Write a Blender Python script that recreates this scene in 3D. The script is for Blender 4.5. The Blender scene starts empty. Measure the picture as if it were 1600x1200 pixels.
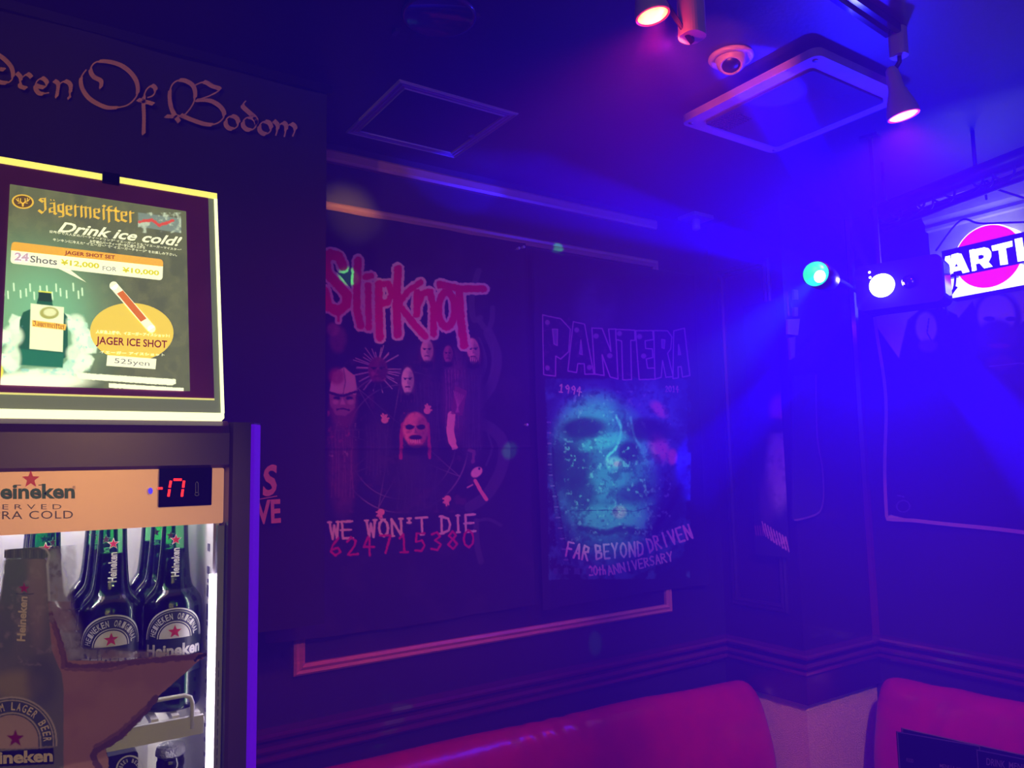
import bpy, math, random
import numpy as np
random.seed(7)
rng = np.random.RandomState(7)
S = bpy.context.scene
COL = S.collection

# ------------------------------------------------------------------ camera
CAMZ = 1.55
YAW, PITCH, ROLL, F = math.radians(33.888), math.radians(5.947), math.radians(-1.166), 1205.3
_f = np.array([math.sin(YAW)*math.cos(PITCH), math.cos(YAW)*math.cos(PITCH), math.sin(PITCH)])
_r = np.array([math.cos(YAW), -math.sin(YAW), 0.0])
_u = np.cross(_r, _f)
CR = math.cos(ROLL)*_r + math.sin(ROLL)*_u
CU = -math.sin(ROLL)*_r + math.cos(ROLL)*_u
CF = _f
CP = np.array([0.0, 0.0, CAMZ])
cam = bpy.data.cameras.new('camera')
cam.sensor_width = 36.0
cam.lens = 36.0*F/1600.0
cam.clip_start = 0.02
cam_o = bpy.data.objects.new('camera', cam)
COL.objects.link(cam_o)
from mathutils import Matrix, Vector
cam_o.matrix_world = Matrix(((CR[0], CU[0], -CF[0], 0), (CR[1], CU[1], -CF[1], 0), (CR[2], CU[2], -CF[2], CAMZ), (0, 0, 0, 1)))
S.camera = cam_o

# ------------------------------------------------------------------ world: thin fog of the smoke machine fills the room
W = bpy.data.worlds.new('bar_air')
S.world = W
W.use_nodes = True
wn = W.node_tree
wn.nodes['Background'].inputs[0].default_value = (0.0, 0.0, 0.0, 1)
wn.nodes['Background'].inputs[1].default_value = 0.0
vs = wn.nodes.new('ShaderNodeVolumeScatter')
vs.inputs['Color'].default_value = (0.06, 0.025, 1.0, 1)
vs.inputs['Density'].default_value = 0.58
vs.inputs['Anisotropy'].default_value = 0.0
wn.links.new(vs.outputs[0], wn.nodes['World Output'].inputs['Volume'])

S.view_settings.view_transform = 'Standard'
S.view_settings.look = 'None'
S.view_settings.exposure = 0.0
S.view_settings.gamma = 1.0
S.view_settings.use_curve_mapping = False
S.cycles.use_denoising = True
S.cycles.max_bounces = 7
S.cycles.diffuse_bounces = 3
S.cycles.glossy_bounces = 3
S.cycles.transmission_bounces = 6
S.cycles.transparent_max_bounces = 24
S.cycles.volume_bounces = 0
S.cycles.sample_clamp_indirect = 4.0
S.cycles.caustics_reflective = False
S.cycles.caustics_refractive = False

# ------------------------------------------------------------------ measuring helpers: a pixel of the photograph to a point of the room
def ray(x, y):
    d = CR*((x-800)/F) - CU*((y-600)/F) + CF
    return d/np.linalg.norm(d)
def onY(x, y, Y):
    d = ray(x, y); return CP + d*(Y/d[1])
def onX(x, y, X):
    d = ray(x, y); return CP + d*(X/d[0])
def onZ(x, y, Z):
    d = ray(x, y); return CP + d*((Z-CAMZ)/d[2])
def onP(x, y, P0, n):
    d = ray(x, y); return CP + d*(((P0-CP) @ n)/(d @ n))
def atD(x, y, D):
    d = ray(x, y); return CP + d*(D/(d @ CF))
def proj(P):
    v = np.asarray(P) - CP
    z = v @ CF
    return 800 + F*(v @ CR)/z, 600 - F*(v @ CU)/z

# room constants
WY = 2.10        # wall with the flags
WX = 2.82        # right wall
CX, CY = 2.385, 1.753   # boxed corner pier faces
CEIL = 2.50
DJ = atD(1378, 445, 2.2)

# ------------------------------------------------------------------ lights
def aim(o, d):
    o.rotation_euler = Vector(d).to_track_quat('-Z', 'Y').to_euler()
def light(name, kind, loc, power, color, d=None, size=0.02, angle=60, blend=0.3):
    L = bpy.data.lights.new(name, kind)
    L.energy = power
    L.color = color
    if kind == 'SPOT':
        L.spot_size = math.radians(angle); L.spot_blend = blend; L.shadow_soft_size = size
    elif kind == 'POINT':
        L.shadow_soft_size = size
    elif kind == 'AREA':
        L.size = size
    o = bpy.data.objects.new(name, L)
    COL.objects.link(o)
    o.location = [float(v) for v in loc]
    if d is not None:
        aim(o, [float(v) for v in d])
    return o
BLUE = (0.0015, 0.0008, 1.0)
djn = np.array([-0.93, -0.33, -0.16]); djn /= np.linalg.norm(djn)
LENS = DJ + djn*0.05
light('party_light_glow', 'POINT', LENS, 195, BLUE, size=0.02)
for nm, tgt, p, a in (('blue_beam_ceiling', onZ(1185, 110, CEIL), 2500, 15),
                      ('blue_beam_wall', onY(700, 256, WY), 1700, 14),
                      ('blue_beam_low', onY(1085, 742, WY), 1400, 15),
                      ('blue_beam_near', atD(1640, 740, 1.5), 1500, 12)):
    light(nm, 'SPOT', LENS, p, BLUE, tgt-LENS, 0.006, a, 0.45)
GREEN_LENS = atD(1275, 428, 1.93)
for tgt, a, p in ((onY(525, 432, WY), 2.6, 90), (onY(868, 388, WY), 2.6, 40), (onY(782, 712, WY), 3.0, 40), (onY(600, 1138, WY), 2.4, 60), (onY(930, 1005, WY), 2.6, 40), (onY(935, 735, WY), 30, 62)):
    g0 = GREEN_LENS - CF*0.06
    light('green_beam', 'SPOT', g0, p, (0.03, 1.0, 0.42) if a < 10 else (0.06, 0.85, 0.9), tgt-g0, 0.006, a, 0.6 if a < 10 else 1.0)
SP1 = atD(1020, 25, 1.42)
SP2 = atD(1412, 181, 1.72)
RED = (1.0, 0.03, 0.08)
light('red_spot_beam', 'SPOT', SP1 + np.array([0, 0, -0.012]), 20, RED, (0.1, 0.25, -1), 0.02, 150, 0.5)
light('red_spot_beam', 'SPOT', SP2 + np.array([0, 0, -0.012]), 16, RED, (0.12, 0.15, -1), 0.02, 150, 0.5)
light('red_spot_spill', 'POINT', SP1 + np.array([0.0, -0.01, -0.05]), 0.5, RED, size=0.02)
light('red_spot_spill', 'POINT', SP2 + np.array([0.0, -0.01, -0.05]), 0.4, RED, size=0.02)
# warm lamp over the bar behind the camera, and an added dim front fill
wl = np.array([-0.55, 0.45, 2.40])
light('warm_bar_lamp', 'SPOT', wl, 26, (1.0, 0.42, 0.2), np.array([0.55, 2.1, 2.15])-wl, 0.03, 44, 0.9)
light('warm_rail_lamp', 'SPOT', np.array([0.5, -0.3, 2.3]), 80, (1.0, 0.16, 0.14), np.array([0.95, 2.1, 1.0])-np.array([0.5, -0.3, 2.3]), 0.05, 34, 1.0)
light('added_pier_spot', 'SPOT', (1.25, 0.1, 2.42), 130, (1.0, 0.26, 0.32), np.array([2.45, 1.75, .62])-np.array([1.25, .1, 2.42]), 0.04, 38, 0.9)  # red spot added out of view to brighten the pier
light('pink_nozzle_beam', 'SPOT', SP1 + np.array([0.01, .0, -0.05]), 22, (1.0, .10, .25), np.array([1.46, 1.18, 2.50])-SP1+np.array([0, 0, .05]), 0.01, 34, .7)
light('added_trim_spot', 'SPOT', (1.25, .5, 2.38), 110, (1.0, 0.5, 0.22), np.array([.84, 2.1, 2.29])-np.array([1.25, .5, 2.38]), 0.02, 7.5, 1.0)  # narrow warm spot added out of view to brighten the trim
light('fridge_front_lamp', 'SPOT', (0.25, -.55, 1.75), 23, (1.0, .72, .68), np.array([.03, .87, 1.36])-np.array([.25, -.55, 1.75]), .05, 26, 1.0)
light('added_front_fill', 'AREA', (-0.6, -1.4, 2.1), 6, (1.0, 0.66, 0.6), (0.3, 1, -0.35), 0.8)  # broad fill added behind the camera, no fixture there

# ------------------------------------------------------------------ mesh helpers
class MB:
    def __init__(s):
        s.v = []; s.f = []; s.sm = []
    def add(s, vs_, fs, smooth=False):
        b = len(s.v)
        s.v += [tuple(float(c) for c in p) for p in vs_]
        for f in fs:
            s.f.append(tuple(b+i for i in f)); s.sm.append(smooth)
        return s
    def box(s, a, b, M=None):
        x0, y0, z0 = [min(p, q) for p, q in zip(a, b)]; x1, y1, z1 = [max(p, q) for p, q in zip(a, b)]
        P = [(x0,y0,z0),(x1,y0,z0),(x1,y1,z0),(x0,y1,z0),(x0,y0,z1),(x1,y0,z1),(x1,y1,z1),(x0,y1,z1)]
        if M is not None: P = [M(p) for p in P]
        return s.add(P, [(0,3,2,1),(4,5,6,7),(0,1,5,4),(1,2,6,5),(2,3,7,6),(3,0,4,7)])
    def rbox(s, a, b, r, ax=1, seg=4, M=None):
        """box with rounded corners in the plane normal to axis ax"""
        a = list(a); b = list(b)
        i, j = [k for k in range(3) if k != ax]
        lo = [min(a[k], b[k]) for k in range(3)]; hi = [max(a[k], b[k]) for k in range(3)]
        pts = []
        for (ci, cj, t0) in ((hi[i]-r, hi[j]-r, 0), (lo[i]+r, hi[j]-r, 90), (lo[i]+r, lo[j]+r, 180), (hi[i]-r, lo[j]+r, 270)):
            for k in range(seg+1):
                t = math.radians(t0 + 90*k/seg)
                pts.append((ci+r*math.cos(t), cj+r*math.sin(t)))
        n = len(pts); P = []
        for w in (lo[ax], hi[ax]):
            for p in pts:
                q = [0, 0, 0]; q[i] = p[0]; q[j] = p[1]; q[ax] = w; P.append(tuple(q))
        if M is not None: P = [M(p) for p in P]
        flip = ax == 1
        F_ = [tuple(range(n))[::-1], tuple(range(n, 2*n))] + [(k, (k+1) % n, n+(k+1) % n, n+k) for k in range(n)]
        if flip: F_ = [f[::-1] for f in F_]
        return s.add(P, F_)
    def sweep(s, prof, path, closed=False, smooth=False, cap=True):
        """profile points given as functions of path frame: path = list of (origin, A, B)"""
        n = len(prof); P = []
        for o, A, B in path:
            for a, b in prof: P.append(tuple(np.asarray(o)+a*np.asarray(A)+b*np.asarray(B)))
        F_ = []
        m = len(path)
        for k in range(m if closed else m-1):
            k2 = (k+1) % m
            for i in range(n):
                i2 = (i+1) % n
                F_.append((k*n+i, k*n+i2, k2*n+i2, k2*n+i))
        if cap and not closed:
            F_.append(tuple(range(n))[::-1]); F_.append(tuple((m-1)*n+i for i in range(n)))
        return s.add(P, F_, smooth)
    def tube(s, pts, r, seg=8, smooth=True):
        pts = [np.asarray(p, float) for p in pts]
        path = []
        prevA = None
        for i, p in enumerate(pts):
            t = pts[min(i+1, len(pts)-1)] - pts[max(i-1, 0)]
            t = t/(np.linalg.norm(t)+1e-9)
            h = np.array([0, 0, 1.0]) if abs(t[2]) < 0.9 else np.array([1.0, 0, 0])
            if prevA is not None: h = prevA
            B = np.cross(t, h); B /= np.linalg.norm(B)+1e-9
            A = np.cross(B, t); prevA = A
            path.append((p, A, B))
        prof = [(r*math.cos(2*math.pi*k/seg), r*math.sin(2*math.pi*k/seg)) for k in range(seg)]
        return s.sweep(prof, path, smooth=smooth)
    def lathe(s, prof, seg=24, c=(0, 0, 0), M=None, smooth=True):
        P = []
        for r, z in prof:
            for k in range(seg):
                t = 2*math.pi*k/seg
                P.append((r*math.cos(t)+c[0], r*math.sin(t)+c[1], z+c[2]))
        if M is not None: P = [M(p) for p in P]
        F_ = []
        for i in range(len(prof)-1):
            for k in range(seg):
                k2 = (k+1) % seg
                F_.append((i*seg+k, i*seg+k2, (i+1)*seg+k2, (i+1)*seg+k))
        F_.append(tuple(range(seg))[::-1]); F_.append(tuple((len(prof)-1)*seg+k for k in range(seg)))
        return s.add(P, F_, smooth)
    def build(s, name, m, parent=None, loc=None):
        off = np.zeros(3)
        if loc is not None: off = np.asarray(loc, float)
        elif parent is not None: off = root_loc(parent)
        me = bpy.data.meshes.new(name)
        me.from_pydata([tuple(np.asarray(v)-off) for v in s.v], [], s.f)
        me.polygons.foreach_set('use_smooth', s.sm)
        me.materials.append(m)
        me.validate()
        o = bpy.data.objects.new(name, me)
        COL.objects.link(o)
        if parent is not None: o.parent = parent
        elif loc is not None: o.location = [float(c) for c in loc]
        return o
def root_loc(o):
    while o.parent is not None: o = o.parent
    return np.array(o.location)
def thing(name, label, cat, loc, group=None):
    o = bpy.data.objects.new(name, None)
    o.empty_display_size = 0.05
    COL.objects.link(o)
    o.location = [float(c) for c in loc]
    return tag(o, label, cat, group)
def tag(o, label, cat, group=None):
    o['label'] = label; o['category'] = cat
    if group: o['group'] = group
    return o
def struct(name, mb, m):
    o = mb.build(name, m); o['kind'] = 'structure'; return o
def dup(root, loc, label=None, group=None):
    r = root.copy(); COL.objects.link(r); r.location = [float(c) for c in loc]
    if label: r['label'] = label
    if group: r['group'] = group
    for ch in list(root.children):
        c = ch.copy(); COL.objects.link(c); c.parent = r
        for g in list(ch.children):
            d = g.copy(); COL.objects.link(d); d.parent = c
    return r

# ------------------------------------------------------------------ materials
def lin(c):
    c = np.asarray(c, float)/255.0
    return np.where(c <= 0.04045, c/12.92, ((c+0.055)/1.055)**2.4)
def L4(c):
    return tuple(float(v) for v in lin(c)) + (1.0,)
def mat(name, c, rough=0.5, metal=0.0, spec=0.5, noise=0.0, nscale=8.0, bump=0.0, bscale=60.0, coat=0.0):
    m = bpy.data.materials.new(name); m.use_nodes = True
    nt = m.node_tree; b = nt.nodes['Principled BSDF']
    b.inputs['Base Color'].default_value = L4(c)
    b.inputs['Roughness'].default_value = rough
    b.inputs['Metallic'].default_value = metal
    b.inputs['Specular IOR Level'].default_value = spec
    b.inputs['Coat Weight'].default_value = coat
    tc = nt.nodes.new('ShaderNodeTexCoord')
    if noise:
        n = nt.nodes.new('ShaderNodeTexNoise'); n.inputs['Scale'].default_value = nscale; n.inputs['Detail'].default_value = 6
        nt.links.new(tc.outputs['Object'], n.inputs['Vector'])
        r = nt.nodes.new('ShaderNodeValToRGB')
        r.color_ramp.elements[0].position = 0.3; r.color_ramp.elements[1].position = 0.7
        a = np.array(L4(c))
        r.color_ramp.elements[0].color = tuple(a[:3]*(1-noise)) + (1,)
        r.color_ramp.elements[1].color = tuple(np.minimum(a[:3]*(1+noise), 1)) + (1,)
        nt.links.new(n.outputs['Fac'], r.inputs[0]); nt.links.new(r.outputs[0], b.inputs['Base Color'])
    if bump:
        n = nt.nodes.new('ShaderNodeTexNoise'); n.inputs['Scale'].default_value = bscale; n.inputs['Detail'].default_value = 4
        nt.links.new(tc.outputs['Object'], n.inputs['Vector'])
        bp = nt.nodes.new('ShaderNodeBump'); bp.inputs['Strength'].default_value = bump; bp.inputs['Distance'].default_value = 0.01
        nt.links.new(n.outputs['Fac'], bp.inputs['Height']); nt.links.new(bp.outputs[0], b.inputs['Normal'])
    return m
def wood(name, c, rough=0.25):
    m = mat(name, c, rough, coat=0.4)
    nt = m.node_tree; b = nt.nodes['Principled BSDF']
    tc = nt.nodes.new('ShaderNodeTexCoord'); mp = nt.nodes.new('ShaderNodeMapping'); mp.inputs['Scale'].default_value = (2, 2, 30)
    w = nt.nodes.new('ShaderNodeTexNoise'); w.inputs['Scale'].default_value = 3; w.inputs['Detail'].default_value = 8; w.inputs['Distortion'].default_value = 1
    nt.links.new(tc.outputs['Object'], mp.inputs['Vector']); nt.links.new(mp.outputs[0], w.inputs['Vector'])
    r = nt.nodes.new('ShaderNodeValToRGB'); a = np.array(L4(c))
    r.color_ramp.elements[0].color = tuple(a[:3]*0.6)+(1,); r.color_ramp.elements[1].color = tuple(a[:3]*1.35)+(1,)
    nt.links.new(w.outputs['Fac'], r.inputs[0]); nt.links.new(r.outputs[0], b.inputs['Base Color'])
    return m
def emit(name, c, strength=1.0, base=None):
    m = bpy.data.materials.new(name); m.use_nodes = True
    b = m.node_tree.nodes['Principled BSDF']
    b.inputs['Base Color'].default_value = L4(base if base is not None else c)
    b.inputs['Roughness'].default_value = 0.4
    b.inputs['Emission Color'].default_value = L4(c)
    b.inputs['Emission Strength'].default_value = strength
    return m
def vcol(name, rough=0.85, em=0.0, alpha=False, bump=0.12, bscale=900, spec=0.3):
    m = bpy.data.materials.new(name); m.use_nodes = True
    nt = m.node_tree; b = nt.nodes['Principled BSDF']
    a = nt.nodes.new('ShaderNodeAttribute'); a.attribute_name = 'print'
    b.inputs['Roughness'].default_value = rough
    b.inputs['Specular IOR Level'].default_value = spec
    if em:
        b.inputs['Base Color'].default_value = (0.01, 0.01, 0.01, 1)
        nt.links.new(a.outputs['Color'], b.inputs['Emission Color']); b.inputs['Emission Strength'].default_value = em
    else:
        nt.links.new(a.outputs['Color'], b.inputs['Base Color'])
    if alpha: nt.links.new(a.outputs['Alpha'], b.inputs['Alpha'])
    if bump:
        tc = nt.nodes.new('ShaderNodeTexCoord')
        n = nt.nodes.new('ShaderNodeTexNoise'); n.inputs['Scale'].default_value = bscale
        nt.links.new(tc.outputs['Object'], n.inputs['Vector'])
        bp = nt.nodes.new('ShaderNodeBump'); bp.inputs['Strength'].default_value = bump; bp.inputs['Distance'].default_value = 0.002
        nt.links.new(n.outputs['Fac'], bp.inputs['Height']); nt.links.new(bp.outputs[0], b.inputs['Normal'])
    return m
def thin_glass(name, tint=(1, 1, 1), refl=0.08, rough=0.02):
    m = bpy.data.materials.new(name); m.use_nodes = True
    nt = m.node_tree; nt.nodes.remove(nt.nodes['Principled BSDF'])
    out = nt.nodes['Material Output']
    t = nt.nodes.new('ShaderNodeBsdfTransparent'); t.inputs[0].default_value = tuple(tint) + (1,)
    g = nt.nodes.new('ShaderNodeBsdfGlossy'); g.inputs['Roughness'].default_value = rough
    fr = nt.nodes.new('ShaderNodeFresnel'); fr.inputs[0].default_value = 1.45
    ma = nt.nodes.new('ShaderNodeMath'); ma.operation = 'MULTIPLY'; ma.inputs[1].default_value = refl/0.04
    ma.use_clamp = True
    mx = nt.nodes.new('ShaderNodeMixShader')
    nt.links.new(fr.outputs[0], ma.inputs[0]); nt.links.new(ma.outputs[0], mx.inputs[0])
    nt.links.new(t.outputs[0], mx.inputs[1]); nt.links.new(g.outputs[0], mx.inputs[2]); nt.links.new(mx.outputs[0], out.inputs['Surface'])
    return m

m_wall = mat('dark_painted_panel', (26, 22, 24), 0.55, noise=0.2, nscale=5, bump=0.05, bscale=120)
m_ceil = mat('black_painted_ceiling', (34, 30, 32), 0.5, noise=0.15, nscale=6, bump=0.08, bscale=90)
m_cream = mat('cream_textured_plaster', (205, 190, 170), 0.9, noise=0.12, nscale=90, bump=0.8, bscale=230)
m_palewall = mat('pale_wallpaper', (205, 200, 205), 0.7, noise=0.08, nscale=30, bump=0.1, bscale=200)
m_floor = wood('dark_floor_boards', (50, 34, 26), 0.4)
m_rail = wood('dark_mahogany', (74, 30, 26), 0.12)
m_trim = wood('worn_gilt_wood', (178, 126, 88), 0.35)
m_pier = wood('black_brown_wood', (34, 20, 20), 0.3)
m_hatchw = mat('pale_plastic_trim', (150, 140, 150), 0.35)
m_white = mat('offwhite_plastic', (150, 136, 140), 0.45, noise=0.08, nscale=40)
m_black = mat('black_plastic', (14, 14, 16), 0.35)
m_blackg = mat('black_gloss', (10, 10, 13), 0.08, spec=0.8)
m_metal = mat('brushed_steel', (150, 150, 155), 0.3, metal=1.0)
m_vinyl = mat('red_vinyl', (160, 26, 40), 0.26, noise=0.1, nscale=14, bump=0.12, bscale=45)

# ------------------------------------------------------------------ lettering helpers
_txt = {}
def text2d(s, bold=0.0, shear=0.0, res=3, spacing=1.0):
    k = (s, bold, shear, res, spacing)
    if k in _txt: return _txt[k]
    c = bpy.data.curves.new('lettering_curve', 'FONT')
    c.body = s; c.offset = bold; c.shear = shear; c.resolution_u = res; c.fill_mode = 'FRONT' if hasattr(c, 'fill_mode') and False else c.fill_mode
    c.space_character = spacing
    o = bpy.data.objects.new('lettering_tmp', c)
    COL.objects.link(o)
    dg = bpy.context.evaluated_depsgraph_get()
    me = bpy.data.meshes.new_from_object(o.evaluated_get(dg))
    V = np.array([v.co[:2] for v in me.vertices]) if len(me.vertices) else np.zeros((0, 2))
    Fc = [tuple(p.vertices) for p in me.polygons]
    bpy.data.objects.remove(o); bpy.data.curves.remove(c); bpy.data.meshes.remove(me)
    _txt[k] = (V, Fc)
    return V, Fc
class Plane:
    """a flat face of a thing: origin, two axes and outward normal; add shapes at measured spots"""
    def __init__(s, P0, n):
        s.P0 = np.asarray(P0, float); s.n = np.asarray(n, float)/np.linalg.norm(n)
    def at(s, x, y): return onP(x, y, s.P0, s.n)
    def text(s, mb, t, bl, br, tl, off=0.0006, bold=0.0, shear=0.0, spacing=1.0):
        V, Fc = text2d(t, bold, shear, 3, spacing)
        if not len(V): return mb
        lo = V.min(0); hi = V.max(0); q = (V-lo)/(hi-lo)
        O = s.at(*bl); U = s.at(*br)-O; T = s.at(*tl)-O
        P = O + q[:, :1]*U + q[:, 1:]*T + s.n*off
        return orient(mb, P, Fc, s.n)
    def poly(s, mb, pts, off=0.0003):
        P = np.array([s.at(*p) for p in pts]) + s.n*off
        return orient(mb, P, tess(pts), s.n)
    def disc(s, mb, c, rx, ry, off=0.0003, seg=32, rot=0.0):
        pts = []
        for k in range(seg):
            t = 2*math.pi*k/seg; a, b = rx*math.cos(t), ry*math.sin(t)
            pts.append((c[0]+a*math.cos(rot)-b*math.sin(rot), c[1]+a*math.sin(rot)+b*math.cos(rot)))
        P = np.array([s.at(*p) for p in pts]) + s.n*off
        return orient(mb, P, [tuple(range(seg))], s.n)
    def star(s, mb, c, r, off=0.0006, rot=0.0, inner=0.42):
        pts = []
        for k in range(10):
            t = rot - math.pi/2 + k*math.pi/5; q = r if k % 2 == 0 else r*inner
            pts.append((c[0]+q*math.cos(t), c[1]+q*math.sin(t)))
        P = np.array([s.at(*p) for p in pts] + [s.at(*c)]) + s.n*off
        return orient(mb, P, [(k, (k+1) % 10, 10) for k in range(10)], s.n)
    def line(s, mb, pts, w, off=0.0005, closed=False):
        return orient(mb, *ribbon([s.at(*p) + s.n*off for p in pts], s, w, closed), s.n)
    def nib(s, mb, pts, w, ang, off=0.0006, thin=0.12):
        """broad-nib pen stroke, px units"""
        a = math.radians(ang); nx, ny = math.cos(a)*w/2, -math.sin(a)*w/2
        ex, ey = math.sin(a)*w*thin/2, math.cos(a)*w*thin/2
        P = []; Fs = []
        for i in range(len(pts)-1):
            (x0, y0), (x1, y1) = pts[i], pts[i+1]
            dx, dy = x1-x0, y1-y0
            c = dx*ny - dy*nx
            sg = 1 if (dx*ex+dy*ey) > 0 else -1
            corners = [(x0-nx-sg*ex, y0-ny-sg*ey), (x0+nx-sg*ex, y0+ny-sg*ey), (x1+nx+sg*ex, y1+ny+sg*ey), (x1-nx+sg*ex, y1-ny+sg*ey)]
            # keep a minimum thickness across the direction of travel
            l = math.hypot(dx, dy)+1e-6; tx, ty = -dy/l*w*thin/2, dx/l*w*thin/2
            if abs(c)/l < w*thin: corners = [(x0+tx, y0+ty), (x0-tx, y0-ty), (x1-tx, y1-ty), (x1+tx, y1+ty)]
            b = len(P)
            P += [s.at(*p) + s.n*(off+0.00002*(i % 3)) for p in corners]; Fs.append((b, b+1, b+2, b+3))
        return orient(mb, np.array(P), Fs, s.n)
def ribbon(P, plane, w, closed=False):
    P = [np.asarray(p) for p in P]; n = len(P); V = []; Fs = []
    for i in range(n):
        a = P[(i-1) % n] if (closed or i > 0) else P[i]; b = P[(i+1) % n] if (closed or i < n-1) else P[i]
        t = b-a; t = t/(np.linalg.norm(t)+1e-9); k = np.cross(plane.n, t)*w/2
        V += [P[i]-k, P[i]+k]
    for i in range(n if closed else n-1):
        j = (i+1) % n; Fs.append((2*i, 2*j, 2*j+1, 2*i+1))
    return np.array(V), Fs
def orient(mb, P, Fs, n):
    out = []
    for f in Fs:
        a, b, c = P[f[0]], P[f[1]], P[f[2]]
        nn = np.cross(b-a, c-a)
        if len(f) > 4:
            nn = sum(np.cross(P[f[i]]-P[f[0]], P[f[(i+1) % len(f)]]-P[f[0]]) for i in range(1, len(f)))
        out.append(f if nn @ n > 0 else tuple(f[::-1]))
    return mb.add(P, out)
def tess(pts):
    from mathutils.geometry import tessellate_polygon
    return [tuple(t) for t in tessellate_polygon([[Vector((float(p[0]), float(p[1]), 0)) for p in pts]])]
def smooth_path(pts, n=8):
    pts = [np.asarray(p, float) for p in pts]; out = []
    for i in range(len(pts)-1):
        p0 = pts[max(i-1, 0)]; p1 = pts[i]; p2 = pts[i+1]; p3 = pts[min(i+2, len(pts)-1)]
        for k in range(n):
            t = k/n
            out.append(0.5*((2*p1)+(-p0+p2)*t+(2*p0-5*p1+4*p2-p3)*t*t+(-p0+3*p1-3*p2+p3)*t**3))
    out.append(pts[-1]); return out
def ell(cx, cy, rx, ry, a0=0, a1=360, n=24, rot=0.0):
    o = []
    for k in range(n+1):
        t = math.radians(a0+(a1-a0)*k/n); a, b = rx*math.cos(t), ry*math.sin(t)
        o.append((cx+a*math.cos(rot)-b*math.sin(rot), cy+a*math.sin(rot)+b*math.cos(rot)))
    return o
GLYPH = {  # stroke alphabet, unit box, y down
 'A': [[(0,1),(.5,0),(1,1)],[(.2,.65),(.8,.65)]], 'B': [[(0,0),(0,1)],[(0,0),(.8,.1),(.8,.4),(0,.48)],[(0,.48),(1,.6),(.95,.9),(0,1)]],
 'D': [[(0,0),(0,1)],[(0,0),(.8,.15),(1,.5),(.8,.85),(0,1)]], 'E': [[(1,0),(0,0),(0,1),(1,1)],[(0,.5),(.8,.5)]], 'F': [[(1,0),(0,0),(0,1)],[(0,.45),(.8,.45)]],
 'I': [[(.5,0),(.5,1)]], 'N': [[(0,1),(0,0),(1,1),(1,0)]], 'O': [[(.5,0),(.1,.2),(0,.5),(.1,.8),(.5,1),(.9,.8),(1,.5),(.9,.2),(.5,0)]],
 'R': [[(0,1),(0,0),(.8,.1),(.8,.4),(0,.5)],[(.3,.5),(1,1)]], 'S': [[(1,.1),(.5,0),(.05,.2),(.3,.45),(.8,.6),(.9,.85),(.5,1),(0,.9)]],
 'T': [[(0,0),(1,0)],[(.5,0),(.5,1)]], 'V': [[(0,0),(.5,1),(1,0)]], 'W': [[(0,0),(.25,1),(.5,.2),(.75,1),(1,0)]], 'Y': [[(0,0),(.5,.5),(1,0)],[(.5,.5),(.45,1)]],
 "'": [[(.5,0),(.45,.25)]], 't': [[(.5,.2),(.5,1)],[(.1,.45),(.9,.45)]], 'h': [[(.1,0),(.1,1)],[(.1,.6),(.6,.5),(.8,.7),(.8,1)]],
 '0': [[(.5,0),(.1,.2),(0,.5),(.1,.8),(.5,1),(.9,.8),(1,.5),(.9,.2),(.5,0)]], '1': [[(.2,.2),(.55,0),(.55,1)],[(.2,1),(.9,1)]], '2': [[(0,.25),(.4,0),(.85,.2),(.7,.5),(0,1),(1,.97)]],
 '3': [[(.1,.1),(.6,0),(.9,.25),(.4,.45),(.95,.7),(.6,1),(0,.92)]], '4': [[(.5,0),(0,.6),(1,.62)],[(.6,.1),(.55,1.1)]], '5': [[(1,0),(.2,0),(.1,.45),(.7,.4),(.95,.7),(.6,1),(0,.95)]],
 '6': [[(.8,0),(.2,.4),(0,.75),(.4,1),(.9,.8),(.7,.55),(.1,.65)]], '7': [[(0,0),(1,.02),(.45,1)]], '8': [[(.5,.45),(.15,.25),(.5,0),(.85,.25),(.5,.45),(.05,.75),(.5,1),(.95,.75),(.5,.45)]], '9': [[(.9,.35),(.4,.5),(.1,.25),(.5,0),(.9,.25),(.8,1)]]}

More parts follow.
